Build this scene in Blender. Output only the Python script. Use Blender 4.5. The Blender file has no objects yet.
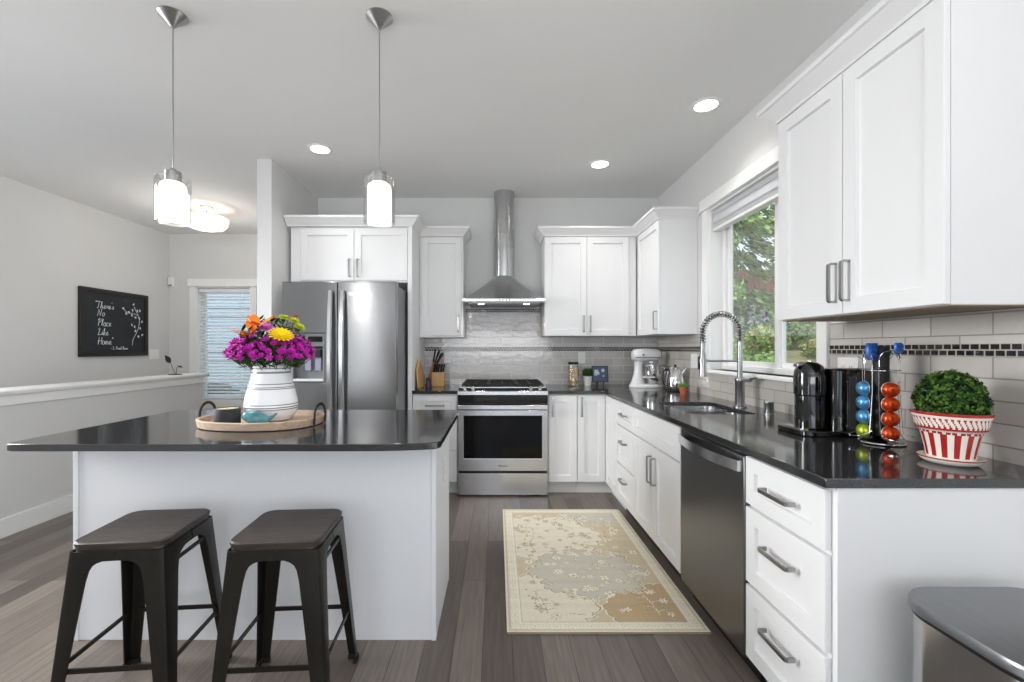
import bpy, bmesh, math, random
from mathutils import Vector, Matrix

R = math.radians
PI = math.pi
rnd = random.Random(7)
C = bpy.context.scene.collection
SC = bpy.context.scene

# ------------------------------------------------------------------ camera
cam_d = bpy.data.cameras.new('camera')
cam = bpy.data.objects.new('camera', cam_d)
C.objects.link(cam)
cam.location = (0, 0, 1.29)
cam.rotation_euler = (R(90), 0, 0)
cam_d.sensor_width = 36
cam_d.lens = 440 / 1024 * 36
cam_d.shift_x = 15 / 1024
cam_d.shift_y = 7.5 / 1024
cam_d.clip_start = 0.02
cam_d.clip_end = 200
SC.camera = cam

# ------------------------------------------------------------------ world, sun, added fill lamps, exposure
W = bpy.data.worlds.new('world')
SC.world = W
W.use_nodes = True
wn = W.node_tree.nodes
wn['Background'].inputs[0].default_value = (0.78, 0.86, 1.0, 1)
wn['Background'].inputs[1].default_value = 1.9

def lamp(kind, name, loc, rot, energy, color=(1, 1, 1), **kw):
    l = bpy.data.lights.new(name, kind)
    l.energy = energy
    l.color = color
    for k, v in kw.items():
        setattr(l, k, v)
    o = bpy.data.objects.new(name, l)
    C.objects.link(o)
    o.location = loc
    o.rotation_euler = rot
    return o

SUN = lamp('SUN', 'sun', (0, 0, 10), Vector((0.5, 0.32, -0.8)).to_track_quat('-Z', 'Y').to_euler(), 3, (1, .96, .88), angle=R(8))
# added fill lamps at unseen openings, to brighten ceiling, walls and cabinet fronts
FILL = [lamp('AREA', 'unseen_fill', (-.05, -3.15, 1.45), (R(163), 0, 0), 120, (.98, .99, 1), shape='RECTANGLE', size=2.9, size_y=2.2),
       lamp('AREA', 'unseen_fill', (-3.05, -3.15, 1.45), (R(120), 0, 0), 16, (.98, .99, 1), shape='RECTANGLE', size=.55, size_y=2.2),  # stands in a window inferred from the refrigerator's reflected streak
       lamp('AREA', 'unseen_fill', (-4.42, 1.85, 1.62), Vector((1, 0, -.6)).to_track_quat('-Z', 'Y').to_euler(), 112, (.98, .99, 1), shape='RECTANGLE', size=1.15, size_y=2.5, spread=R(110)),
       lamp('AREA', 'unseen_fill', (1.61, -1.3, 1.35), Vector((-.8, -.12, .55)).to_track_quat('-Z', 'X').to_euler(), 40, (.98, .99, 1), shape='RECTANGLE', size=2.0, size_y=2.2)]

SC.view_settings.view_transform = 'Standard'
SC.view_settings.look = 'None'
SC.view_settings.gamma = 1
SC.view_settings.use_curve_mapping = False
SC.view_settings.exposure = 0.0
SC.cycles.use_denoising = True
SC.cycles.max_bounces = 10
SC.cycles.diffuse_bounces = 5
SC.cycles.glossy_bounces = 4
SC.cycles.transparent_max_bounces = 16
SC.cycles.sample_clamp_indirect = 6

# ------------------------------------------------------------------ materials
def lin(h):
    h = h.lstrip('#')
    c = [int(h[i:i + 2], 16) / 255 for i in (0, 2, 4)]
    return tuple(x / 12.92 if x <= .04045 else ((x + .055) / 1.055) ** 2.4 for x in c) + (1,)

def mat(name, col, rough=.5, metal=0., spec=.5, coat=0., emit=None, strength=0., vary=None, bump=None, sss=0):
    """vary = (amount, scale, (sx,sy,sz)); bump = (strength, scale, (sx,sy,sz))"""
    m = bpy.data.materials.new(name)
    m.use_nodes = True
    nt = m.node_tree
    b = nt.nodes['Principled BSDF']
    c = lin(col) if isinstance(col, str) else col
    b.inputs['Base Color'].default_value = c
    b.inputs['Roughness'].default_value = rough
    b.inputs['Metallic'].default_value = metal
    b.inputs['Specular IOR Level'].default_value = spec
    b.inputs['Coat Weight'].default_value = coat
    b.inputs['Coat Roughness'].default_value = .05
    if emit:
        b.inputs['Emission Color'].default_value = lin(emit)
        b.inputs['Emission Strength'].default_value = strength
    def noise(scale, st):
        tc = nt.nodes.new('ShaderNodeTexCoord')
        mp = nt.nodes.new('ShaderNodeMapping')
        mp.inputs['Scale'].default_value = st
        n = nt.nodes.new('ShaderNodeTexNoise')
        n.inputs['Scale'].default_value = scale
        n.inputs['Detail'].default_value = 4
        nt.links.new(tc.outputs['Object'], mp.inputs[0])
        nt.links.new(mp.outputs[0], n.inputs['Vector'])
        return n
    if vary:
        n = noise(vary[1], vary[2])
        mr = nt.nodes.new('ShaderNodeMapRange')
        mr.inputs[1].default_value = .25
        mr.inputs[2].default_value = .75
        mr.inputs[3].default_value = 1 - vary[0]
        mr.inputs[4].default_value = 1 + vary[0]
        nt.links.new(n.outputs[0], mr.inputs[0])
        mx = nt.nodes.new('ShaderNodeVectorMath')
        mx.operation = 'SCALE'
        mx.inputs[0].default_value = c[:3]
        nt.links.new(mr.outputs[0], mx.inputs['Scale'])
        nt.links.new(mx.outputs[0], b.inputs['Base Color'])
    if bump:
        n = noise(bump[1], bump[2])
        bp = nt.nodes.new('ShaderNodeBump')
        bp.inputs['Strength'].default_value = bump[0]
        bp.inputs['Distance'].default_value = .01
        nt.links.new(n.outputs[0], bp.inputs['Height'])
        nt.links.new(bp.outputs[0], b.inputs['Normal'])
    return m

def glass_mat(name, tint=(1, 1, 1, 1), gloss=.06, power=1.0):
    m = bpy.data.materials.new(name)
    m.use_nodes = True
    nt = m.node_tree
    nt.nodes.remove(nt.nodes['Principled BSDF'])
    out = nt.nodes['Material Output']
    t = nt.nodes.new('ShaderNodeBsdfTransparent')
    t.inputs[0].default_value = tint
    g = nt.nodes.new('ShaderNodeBsdfGlossy')
    g.inputs['Roughness'].default_value = .02
    fr = nt.nodes.new('ShaderNodeLayerWeight')
    fr.inputs[0].default_value = .25
    mr = nt.nodes.new('ShaderNodeMapRange')
    mr.inputs[3].default_value = gloss
    mr.inputs[4].default_value = power
    nt.links.new(fr.outputs['Facing'], mr.inputs[0])
    mx = nt.nodes.new('ShaderNodeMixShader')
    nt.links.new(mr.outputs[0], mx.inputs[0])
    nt.links.new(t.outputs[0], mx.inputs[1])
    nt.links.new(g.outputs[0], mx.inputs[2])
    nt.links.new(mx.outputs[0], out.inputs[0])
    return m

M = {}
U1 = (1, 1, 1)
M['wall'] = mat('wall_paint', '#d8d8d7', .85, vary=(.012, 3, U1))
M['ceil'] = mat('ceiling_paint', '#ebebea', .9, vary=(.01, 2, U1))
M['white'] = mat('cabinet_white', '#e9e9e9', .38, vary=(.006, 4, U1))
M['island'] = mat('island_white', '#e6e7e9', .45, vary=(.008, 3, U1))
M['trim'] = mat('trim_white', '#efefed', .35, vary=(.006, 4, U1))
M['underside'] = mat('raw_wood_underside', '#8d7a66', .7, vary=(.15, 6, (1, 8, 1)))
M['steel'] = mat('brushed_steel', '#98999a', .27, 1., vary=(.05, 6, (30, 30, .4)), bump=(.02, 8, (60, 60, .5)))
M['steel_h'] = mat('brushed_steel_horizontal', '#c6c6c7', .26, 1., vary=(.05, 6, (.4, 30, 30)), bump=(.02, 8, (.5, 60, 60)))
M['slate'] = mat('dark_slate_steel', '#7e7e80', .3, 1., vary=(.04, 2, (1, 1, 1)))
M['hood'] = mat('polished_steel', '#c6c7c8', .17, 1., vary=(.04, 6, (30, 30, .4)))
M['hsteel'] = mat('bright_steel', '#d4d5d6', .22, 1.)
def brushed(m, amount, rot):
    nt = m.node_tree
    b = nt.nodes['Principled BSDF']
    t = nt.nodes.new('ShaderNodeTangent')
    t.direction_type = 'RADIAL'
    t.axis = 'Z'
    nt.links.new(t.outputs[0], b.inputs['Tangent'])
    b.inputs['Anisotropic'].default_value = amount
    b.inputs['Anisotropic Rotation'].default_value = rot
brushed(M['steel'], .8, .25)
brushed(M['steel_h'], .6, .25)
brushed(M['hood'], .5, .25)
M['chrome'] = mat('chrome', '#dcdcdc', .08, 1.)
M['nickel'] = mat('satin_nickel', '#a8a8a8', .3, 1.)
M['black'] = mat('black_plastic', '#141414', .35)
M['bgloss'] = mat('black_gloss', '#080808', .06, coat=.6)
M['bglass'] = mat('oven_glass', '#040404', .06, spec=.3)
M['iron'] = mat('cast_iron', '#1b1b1b', .6, bump=(.1, 200, U1))
M['gun'] = mat('gunmetal', '#2f2c28', .36, .7, vary=(.25, 5, U1))
M['seatwood'] = mat('dark_elm', '#3a332e', .45, vary=(.5, 7, (1.2, 16, 5)), bump=(.25, 12, (1, 18, 5)))
M['rubber'] = mat('black_rubber', '#1a1a1a', .8)
M['lens'] = mat('lamp_lens', '#ffffff', .5, emit='#fff6ea', strength=9)
M['opal'] = mat('opal_glass', '#ffffff', .3, emit='#fff3e2', strength=2)
M['flush'] = mat('frosted_lamp_glass', '#fff8ee', .4, emit='#ffe6c8', strength=1.1)
M['clear'] = glass_mat('clear_glass', (1, 1, 1, 1), .05, .8)
M['pane'] = glass_mat('window_glass', (.95, .97, .96, 1), .04, .5)
M['board'] = mat('chalkboard_slate', '#23272a', .75, vary=(.25, 3, (1, 1, 1)))
M['bframe'] = mat('board_frame', '#1d1815', .5, vary=(.2, 8, U1))
M['chalk'] = mat('chalk', '#dcdfe0', .95)
M['plate'] = mat('switch_plate', '#efefed', .35)
M['traywood'] = mat('whitewashed_wood', '#b8a08a', .65, vary=(.22, 8, (1, 9, 4)), bump=(.15, 12, (1, 10, 4)))
M['oak'] = mat('light_oak', '#c39a63', .5, vary=(.16, 6, (6, 6, .8)))
M['walnut'] = mat('brown_wood', '#8a5630', .5, vary=(.2, 6, (6, 6, .8)))
M['ceramic'] = mat('white_ceramic', '#eeeeee', .15, coat=.4)
M['bandg'] = mat('grey_glaze', '#77797c', .25)
M['enamel'] = mat('white_enamel', '#ececec', .12, coat=.5)
M['candle'] = mat('black_stoneware', '#2a2a2e', .7, vary=(.4, 40, U1))
M['wax'] = mat('cream_wax', '#cfc3a0', .5)
M['teal'] = mat('teal_glaze', '#4d8590', .25, coat=.4, vary=(.45, 25, U1))
M['terra'] = mat('terracotta', '#b5653c', .8, vary=(.1, 15, U1))
M['soil'] = mat('soil', '#3a2a20', .95)
M['red'] = mat('red_glaze', '#a8231f', .25, coat=.3, vary=(.15, 20, U1))
M['cream'] = mat('cream_glaze', '#e9e3d8', .2, coat=.3)
M['cap_blue'] = mat('blue_foil', '#5d9fd0', .28, .6)
M['cap_red'] = mat('orange_red_foil', '#d0481c', .25, .6)
M['cap_green'] = mat('green_foil', '#a8b830', .28, .6)
M['cap_lid'] = mat('foil_rim', '#c8c8c8', .3, .9)
M['sleeve'] = mat('blue_foil_wrap', '#2b5ea6', .35, .3, bump=(.6, 30, U1))
M['purple'] = mat('purple_plastic', '#3b3350', .4)
M['cookie'] = mat('ring_biscuit', '#d8b878', .7, vary=(.2, 30, U1))
M['cookie_w'] = mat('iced_biscuit', '#e9dcc0', .6)
for n, c in dict(magenta='#c424ae', magenta_d='#8e1480', orange='#e07a1c', pink='#d880c8', yellow='#f2d012', lime='#b4c022', coral='#d05a40', ivory='#e4e0c4', stem='#3c5a26', leaf_d='#24401a', leaf_m='#3a6224', leaf_l='#5c8a34', box_d='#12280c', box_m='#274a13', box_l='#4f701c', pot_l='#6c9a50', cedar_d='#4a6a2c', cedar_m='#7d9c4a', cedar_l='#a8bf6c', shrub_d='#44633a', shrub_m='#74964f', shrub_l='#9cb862', shrub_p='#8a8590', dry='#b8a67c').items():
    M[n] = mat(n, c, .65, spec=.25)
M['fence'] = mat('stained_fence', '#7a4e40', .85, vary=(.2, 4, (6, 1, .4)))
M['bark'] = mat('bark', '#4a3a2c', .95, vary=(.3, 8, (6, 6, 1)), bump=(.6, 10, (6, 6, 1)))
M['siding'] = mat('pale_siding', '#b9c9d2', .8)
M['bluepic'] = mat('blue_print', '#41566a', .5, vary=(.25, 30, U1))
M['picw'] = mat('pale_blossom_paint', '#c9cfe0', .6)
M['lilac'] = mat('lilac_paddle', '#8e8da6', .4)
M['ddark'] = mat('dispenser_grey', '#7c7e80', .35, .4)
M['logo'] = mat('logo_silver', '#ececec', .3, .4)
M['logo_d'] = mat('logo_dark', '#4a4a4c', .4, .5)
M['slat'] = mat('blind_slat', '#eceef0', .5)
M['shade'] = mat('fabric_shade', '#cbccce', .8, bump=(.1, 60, U1))
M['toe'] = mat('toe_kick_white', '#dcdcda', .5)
M['toe_shade'] = mat('toe_kick_shade', '#3b352f', .6)  # shade under the right-hand cabinets, put into the toe kick colour

def brick_nodes(m, axes, bw, rh, mortar, offset=.5, zoff=0., xoff=0.):
    nt = m.node_tree
    tc = nt.nodes.new('ShaderNodeTexCoord')
    sp = nt.nodes.new('ShaderNodeSeparateXYZ')
    cb = nt.nodes.new('ShaderNodeCombineXYZ')
    nt.links.new(tc.outputs['Object'], sp.inputs[0])
    for i, (ax, off) in enumerate(zip(axes, (xoff, zoff))):
        a = nt.nodes.new('ShaderNodeMath')
        a.inputs[1].default_value = off
        nt.links.new(sp.outputs['XYZ'.index(ax)], a.inputs[0])
        nt.links.new(a.outputs[0], cb.inputs[i])
    b = nt.nodes.new('ShaderNodeTexBrick')
    b.offset = offset
    b.inputs['Scale'].default_value = 1
    b.inputs['Brick Width'].default_value = bw
    b.inputs['Row Height'].default_value = rh
    b.inputs['Mortar Size'].default_value = mortar
    b.inputs['Mortar Smooth'].default_value = .15
    nt.links.new(cb.outputs[0], b.inputs['Vector'])
    return nt, b, tc, cb

def tile_mat(name, axes, bw, rh, mortar, c1, c2, cm, rough, wave, zoff, xoff=0.):
    m = mat(name, '#ffffff', rough, coat=.3)
    nt, b, tc, cb = brick_nodes(m, axes, bw, rh, mortar, .5, zoff, xoff)
    b.inputs['Color1'].default_value = lin(c1)
    b.inputs['Color2'].default_value = lin(c2)
    b.inputs['Mortar'].default_value = lin(cm)
    P = nt.nodes['Principled BSDF']
    nt.links.new(b.outputs['Color'], P.inputs['Base Color'])
    r = nt.nodes.new('ShaderNodeMapRange')
    r.inputs[3].default_value = rough
    r.inputs[4].default_value = .7
    nt.links.new(b.outputs['Fac'], r.inputs[0])
    nt.links.new(r.outputs[0], P.inputs['Roughness'])
    n = nt.nodes.new('ShaderNodeTexNoise')
    n.inputs['Scale'].default_value = 22
    n.inputs['Detail'].default_value = 1
    nt.links.new(tc.outputs['Object'], n.inputs['Vector'])
    b1 = nt.nodes.new('ShaderNodeBump')
    b1.inputs['Strength'].default_value = wave
    b1.inputs['Distance'].default_value = .006
    nt.links.new(n.outputs[0], b1.inputs['Height'])
    b2 = nt.nodes.new('ShaderNodeBump')
    b2.invert = True
    b2.inputs['Strength'].default_value = .6
    b2.inputs['Distance'].default_value = .002
    nt.links.new(b.outputs['Fac'], b2.inputs['Height'])
    nt.links.new(b1.outputs[0], b2.inputs['Normal'])
    nt.links.new(b2.outputs[0], P.inputs['Normal'])
    return m

M['tile_x'] = tile_mat('subway_tile_back', 'XZ', .211, .0735, .003, '#c9c7c4', '#bfbcb9', '#e4e3e1', .1, .3, -1.263 + .735, 5.02)
M['tile_y'] = tile_mat('subway_tile_side', 'YZ', .211, .0735, .0026, '#c8c4bf', '#bcb7b0', '#8f8a82', .1, .4, -1.263 + .735, 5.07)
M['mos_x'] = tile_mat('mosaic_back', 'XZ', .031, .022, .0026, '#2a2a2b', '#3a3532', '#b9b6b1', .12, .1, -1.263 + .44, 5)
M['mos_y'] = tile_mat('mosaic_side', 'YZ', .031, .022, .0026, '#1e1e20', '#2c2827', '#aba69e', .12, .1, -1.263 + .44, 5)

def floor_mat():
    m = mat('plank_floor', '#ffffff', .32)
    nt, b, tc, cb = brick_nodes(m, 'YX', 1.35, .127, .0016, .37, 20, 20)
    b.inputs['Color1'].default_value = lin('#5b524b')
    b.inputs['Color2'].default_value = lin('#82786f')
    b.inputs['Mortar'].default_value = lin('#3f3732')
    P = nt.nodes['Principled BSDF']
    mp = nt.nodes.new('ShaderNodeMapping')
    mp.inputs['Scale'].default_value = (22, 1.3, 1)
    n = nt.nodes.new('ShaderNodeTexNoise')
    n.inputs['Scale'].default_value = 3
    n.inputs['Detail'].default_value = 6
    n.inputs['Distortion'].default_value = .6
    nt.links.new(tc.outputs['Object'], mp.inputs[0])
    nt.links.new(mp.outputs[0], n.inputs['Vector'])
    mr = nt.nodes.new('ShaderNodeMapRange')
    mr.inputs[1].default_value = .3
    mr.inputs[2].default_value = .7
    mr.inputs[3].default_value = .78
    mr.inputs[4].default_value = 1.18
    nt.links.new(n.outputs[0], mr.inputs[0])
    mx = nt.nodes.new('ShaderNodeVectorMath')
    mx.operation = 'SCALE'
    nt.links.new(b.outputs['Color'], mx.inputs[0])
    nt.links.new(mr.outputs[0], mx.inputs['Scale'])
    nt.links.new(mx.outputs[0], P.inputs['Base Color'])
    bp = nt.nodes.new('ShaderNodeBump')
    bp.invert = True
    bp.inputs['Strength'].default_value = .5
    bp.inputs['Distance'].default_value = .001
    nt.links.new(b.outputs['Fac'], bp.inputs['Height'])
    nt.links.new(bp.outputs[0], P.inputs['Normal'])
    return m
M['floor'] = floor_mat()

def quartz_mat():
    m = mat('dark_quartz', '#3d3d3e', .1, coat=.0, spec=1.0)
    nt = m.node_tree
    tc = nt.nodes.new('ShaderNodeTexCoord')
    n = nt.nodes.new('ShaderNodeTexNoise')
    n.inputs['Scale'].default_value = 350
    n.inputs['Detail'].default_value = 2
    cr = nt.nodes.new('ShaderNodeValToRGB')
    cr.color_ramp.elements[0].position = .35
    cr.color_ramp.elements[0].color = lin('#232324')
    cr.color_ramp.elements[1].position = .72
    cr.color_ramp.elements[1].color = lin('#39393a')
    nt.links.new(tc.outputs['Object'], n.inputs['Vector'])
    nt.links.new(n.outputs[0], cr.inputs[0])
    nt.links.new(cr.outputs[0], nt.nodes['Principled BSDF'].inputs['Base Color'])
    return m
M['quartz'] = quartz_mat()

def siding_mat():
    m = mat('clapboard', '#c3d2da', .8)
    nt, b, tc, cb = brick_nodes(m, 'XZ', 60, .2, .01, .5, 0, 30)
    b.inputs['Color1'].default_value = lin('#b3c3cd')
    b.inputs['Color2'].default_value = lin('#aebec8')
    b.inputs['Mortar'].default_value = lin('#55646e')
    nt.links.new(b.outputs['Color'], nt.nodes['Principled BSDF'].inputs['Base Color'])
    return m
M['siding'] = siding_mat()

# ------------------------------------------------------------------ mesh helpers
def new():
    return bmesh.new()

def box(bm, x0, x1, y0, y1, z0, z1, mi=0):
    v = [bm.verts.new((x, y, z)) for x in (x0, x1) for y in (y0, y1) for z in (z0, z1)]
    for f in ((0, 1, 3, 2), (4, 6, 7, 5), (0, 4, 5, 1), (2, 3, 7, 6), (0, 2, 6, 4), (1, 5, 7, 3)):
        bm.faces.new([v[i] for i in f]).material_index = mi
    return bm

def lathe(bm, prof, c=(0, 0, 0), n=32, mf=None, sx=1., sy=1., rot=None):
    """revolve (r, z) pairs about Z through c; radius 0 closes to a pole"""
    rings = []
    cv = Vector(c)
    for r, z in prof:
        if r < 1e-6:
            pts = [Vector((0, 0, z))]
        else:
            pts = [Vector((r * sx * math.cos(2 * PI * j / n), r * sy * math.sin(2 * PI * j / n), z)) for j in range(n)]
        if rot is not None:
            pts = [rot @ p for p in pts]
        rings.append([bm.verts.new(p + cv) for p in pts])
    for i in range(len(rings) - 1):
        a, b = rings[i], rings[i + 1]
        for j in range(n):
            k = (j + 1) % n
            if len(a) == 1 and len(b) == 1:
                continue
            if len(a) == 1:
                f = bm.faces.new((a[0], b[j], b[k]))
            elif len(b) == 1:
                f = bm.faces.new((a[j], a[k], b[0]))
            else:
                f = bm.faces.new((a[j], a[k], b[k], b[j]))
            if mf:
                f.material_index = mf(i, j)
    for ring, e in ((rings[0], 0), (rings[-1], 1)):
        if len(ring) > 2:
            bm.faces.new(ring if e else ring[::-1])
    return bm

def cyl(bm, p0, p1, r0, r1=None, n=20):
    p0, p1 = Vector(p0), Vector(p1)
    r1 = r0 if r1 is None else r1
    return tube(bm, [p0, p1], [r0, r1], n)

def frames(pts, closed=False, up=None):
    n = len(pts)
    T = []
    for i in range(n):
        if closed:
            t = pts[(i + 1) % n] - pts[i - 1]
        else:
            t = pts[min(i + 1, n - 1)] - pts[max(i - 1, 0)]
        T.append(t.normalized() if t.length > 1e-9 else Vector((0, 0, 1)))
    a = Vector(up) if up is not None else (Vector((0, 0, 1)) if abs(T[0].z) < .9 else Vector((1, 0, 0)))
    out = []
    for t in T:
        a = a - t * a.dot(t)
        if a.length < 1e-6:
            a = t.orthogonal()
        a.normalize()
        out.append((a.copy(), t.cross(a)))
    return out

def tube(bm, pts, r, n=8, closed=False, sect=None, up=None):
    pts = [Vector(p) for p in pts]
    rr = r if isinstance(r, (list, tuple)) else [r] * len(pts)
    if sect is None:
        sect = [(math.cos(2 * PI * j / n), math.sin(2 * PI * j / n)) for j in range(n)]
    n = len(sect)
    rings = []
    for p, (a, b), q in zip(pts, frames(pts, closed, up), rr):
        rings.append([bm.verts.new(p + a * s[0] * q + b * s[1] * q) for s in sect])
    m = len(rings)
    for i in range(m if closed else m - 1):
        A, B = rings[i], rings[(i + 1) % m]
        for j in range(n):
            k = (j + 1) % n
            bm.faces.new((A[j], A[k], B[k], B[j]))
    if not closed:
        bm.faces.new(rings[0][::-1])
        bm.faces.new(rings[-1])
    return bm

def rect_sect(w, h):
    return [(-h / 2, -w / 2), (h / 2, -w / 2), (h / 2, w / 2), (-h / 2, w / 2)]

def loft(bm, rings, caps=True, closed=False):
    V = [[bm.verts.new(p) for p in r] for r in rings]
    n = len(V[0])
    m = len(V)
    for i in range(m if closed else m - 1):
        A, B = V[i], V[(i + 1) % m]
        for j in range(n):
            k = (j + 1) % n
            bm.faces.new((A[j], A[k], B[k], B[j]))
    if caps and not closed:
        bm.faces.new(V[0][::-1])
        bm.faces.new(V[-1])
    return bm

def prism(bm, poly, h0, h1, mp=None):
    """extrude a 2D outline; mp maps (u, v, w) to a point"""
    mp = mp or (lambda u, v, w: (u, v, w))
    A = [bm.verts.new(mp(u, v, h0)) for u, v in poly]
    B = [bm.verts.new(mp(u, v, h1)) for u, v in poly]
    n = len(poly)
    bm.faces.new(A[::-1])
    bm.faces.new(B)
    for j in range(n):
        k = (j + 1) % n
        bm.faces.new((A[j], A[k], B[k], B[j]))
    return bm

def holed(bm, o, h, w0, w1, mp):
    """rectangular frame: o and h are (u0, u1, v0, v1)"""
    def ring(q, w):
        return [bm.verts.new(mp(u, v, w)) for u, v in ((q[0], q[2]), (q[1], q[2]), (q[1], q[3]), (q[0], q[3]))]
    a, b, c, d = ring(o, w0), ring(h, w0), ring(o, w1), ring(h, w1)
    for j in range(4):
        k = (j + 1) % 4
        bm.faces.new((a[j], b[j], b[k], a[k]))
        bm.faces.new((c[j], c[k], d[k], d[j]))
        bm.faces.new((a[j], a[k], c[k], c[j]))
        bm.faces.new((b[j], d[j], d[k], b[k]))
    return bm

XZ = lambda u, v, w: (u, w, v)
YZ = lambda u, v, w: (w, u, v)

def rrect(x0, x1, y0, y1, r, n=5):
    pts = []
    for cx, cy, a in ((x1 - r, y1 - r, 0), (x0 + r, y1 - r, 90), (x0 + r, y0 + r, 180), (x1 - r, y0 + r, 270)):
        for i in range(n + 1):
            t = R(a + 90 * i / n)
            pts.append((cx + r * math.cos(t), cy + r * math.sin(t)))
    return pts

LOC = {}

def obj(name, bm, m, parent=None, smooth=.7, bevel=0., kind=None, label=None):
    if parent is not None:
        r = parent
        while r.parent is not None:
            r = r.parent
        off = LOC.get(r.name)
        if off is not None:
            bmesh.ops.translate(bm, vec=-off, verts=bm.verts)
    bmesh.ops.recalc_face_normals(bm, faces=bm.faces)
    if smooth:
        for f in bm.faces:
            f.smooth = True
        for e in bm.edges:
            e.smooth = len(e.link_faces) == 2 and e.calc_face_angle(0) < smooth
    me = bpy.data.meshes.new(name)
    bm.to_mesh(me)
    bm.free()
    for x in (m if isinstance(m, (list, tuple)) else [m]):
        me.materials.append(M[x] if isinstance(x, str) else x)
    o = bpy.data.objects.new(name, me)
    C.objects.link(o)
    o.parent = parent
    if bevel:
        b = o.modifiers.new('bevel', 'BEVEL')
        b.width = bevel
        b.segments = 2
        b.limit_method = 'ANGLE'
        b.angle_limit = R(40)
    if kind:
        o['kind'] = kind
    if label:
        o['label'] = label
    return o

def thing(name, label, cat, loc=(0, 0, 0), rotz=0., group=None, world=True):
    """an Empty at the thing's base; world=True: its parts are given in room coordinates"""
    o = bpy.data.objects.new(name, None)
    o.empty_display_size = .05
    C.objects.link(o)
    o.location = loc
    o.rotation_euler = (0, 0, rotz)
    o['label'] = label
    o['category'] = cat
    if group:
        o['group'] = group
    LOC[o.name] = Vector(loc) if world else None
    return o

def tag(o, label, cat, group=None, kind=None):
    o['label'] = label
    o['category'] = cat
    if group:
        o['group'] = group
    if kind:
        o['kind'] = kind
    return o

def struct_root(name, loc=(0, 0, 0)):
    o = bpy.data.objects.new(name, None)
    C.objects.link(o)
    o.location = loc
    o['kind'] = 'structure'
    LOC[o.name] = Vector(loc)
    return o

def dup(root, loc, rotz=0., label=None, group=None):
    r = root.copy()
    C.objects.link(r)
    r.location = loc
    r.rotation_euler = (0, 0, rotz)
    if label:
        r['label'] = label
    if group:
        r['group'] = group
    for ch in list(root.children):
        c = ch.copy()
        C.objects.link(c)
        c.parent = r
        for g in list(ch.children):
            d = g.copy()
            C.objects.link(d)
            d.parent = c
    return r

def text(name, body, size, m, parent, loc, rot, shear=0., ext=.0006):
    cu = bpy.data.curves.new(name, 'FONT')
    cu.body = body
    cu.size = size
    cu.extrude = ext
    cu.shear = shear
    cu.align_x = 'CENTER'
    cu.align_y = 'CENTER'
    cu.materials.append(M[m])
    o = bpy.data.objects.new(name, cu)
    C.objects.link(o)
    r = parent
    while r.parent is not None:
        r = r.parent
    off = LOC.get(r.name) or Vector((0, 0, 0))
    o.parent = parent
    bpy.context.view_layer.update()
    me = bpy.data.meshes.new_from_object(o.evaluated_get(bpy.context.evaluated_depsgraph_get()))
    bpy.data.objects.remove(o)
    o = bpy.data.objects.new(name, me)
    C.objects.link(o)
    o.parent = parent
    o.location = Vector(loc) - off
    o.rotation_euler = rot
    return o

# ------------------------------------------------------------------ the room
CEIL = 2.849
XR, YB, XL, YE = 1.666, 4.56, -4.472, 6.004
S = 'structure'
obj('floor', box(new(), XL - .1, XR + .15, -3.2, YE + .1, -.08, 0), 'floor', kind=S)
obj('ceiling', box(new(), XL - .1, XR + .15, -3.3, YE + .1, CEIL, CEIL + .1), 'ceil', kind=S)
WY0, WY1, WZ0, WZ1 = 2.27, 3.44, 1.115, 2.375         # kitchen window opening
obj('wall_right', holed(new(), (-3.2, .5, 0, CEIL), (-2.4, -.2, .1, 2.4), XR, XR + .15, YZ), 'wall', kind=S)
wr = obj('wall_right', holed(new(), (.5, YE + .1, 0, CEIL), (WY0, WY1, WZ0, WZ1), XR, XR + .15, YZ), 'wall', kind=S)
wb = obj('wall_back', box(new(), -1.854, XR, YB, YB + .1, 0, CEIL), 'wall', kind=S)
obj('wall_partition', box(new(), -1.973, -1.854, 3.617, YE, 0, CEIL), 'wall', kind=S)
EX0, EX1, EZ0, EZ1 = -4.10, -3.36, .575, 2.125         # entry window opening
obj('wall_rear', holed(new(), (XL - .1, -1.973, 0, CEIL), (EX0, EX1, EZ0, EZ1), YE, YE + .16, XZ), 'wall', kind=S)
obj('wall_left', holed(new(), (-3.2, YE, 0, CEIL), (.55, 3.15, 1.0, 2.25), XL - .1, XL, YZ), 'wall', kind=S)
wh = obj('wall_half', box(new(), -3.52, -3.373, -3.2, 5.05, 0, .965), 'wall', kind=S)
# unseen living room end; its wide opening is added for a fill lamp
obj('wall_front', holed(new(), (-2.2, XR + .15, 0, CEIL), (-1.5, 1.4, .35, 2.55), -3.3, -3.2, XZ), 'wall', kind=S)
obj('wall_front', holed(new(), (XL - .1, -2.2, 0, CEIL), (-3.33, -2.77, .35, 2.55), -3.3, -3.2, XZ), 'wall', kind=S)
def plain_window(name, ax, o_, w0, w1, n):
    r = struct_root(name)
    u0, u1, v0, v1 = o_
    obj('frame', holed(new(), (u0 + .001, u1 - .001, v0 + .001, v1 - .001), (u0 + .05, u1 - .05, v0 + .05, v1 - .05), w0, w1, ax), 'trim', r)
    for i in range(1, n):
        u = u0 + (u1 - u0) * i / n
        obj('mullion', holed(new(), (u - .03, u + .03, v0 + .0505, v1 - .0505), (u - .001, u + .001, v0 + .06, v1 - .06), w0, w1, ax), 'trim', r)
plain_window('added_window_3', YZ, (.55, 3.15, 1.0, 2.25), XL - .09, XL - .06, 2)  # unseen, added around the fill lamp on the left wall
plain_window('added_window_4', XZ, (-1.5, 1.4, .35, 2.55), -3.29, -3.26, 3)  # unseen, added around the wide fill lamp behind the camera
plain_window('window_5', XZ, (-3.33, -2.77, .35, 2.55), -3.29, -3.26, 1)
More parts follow.
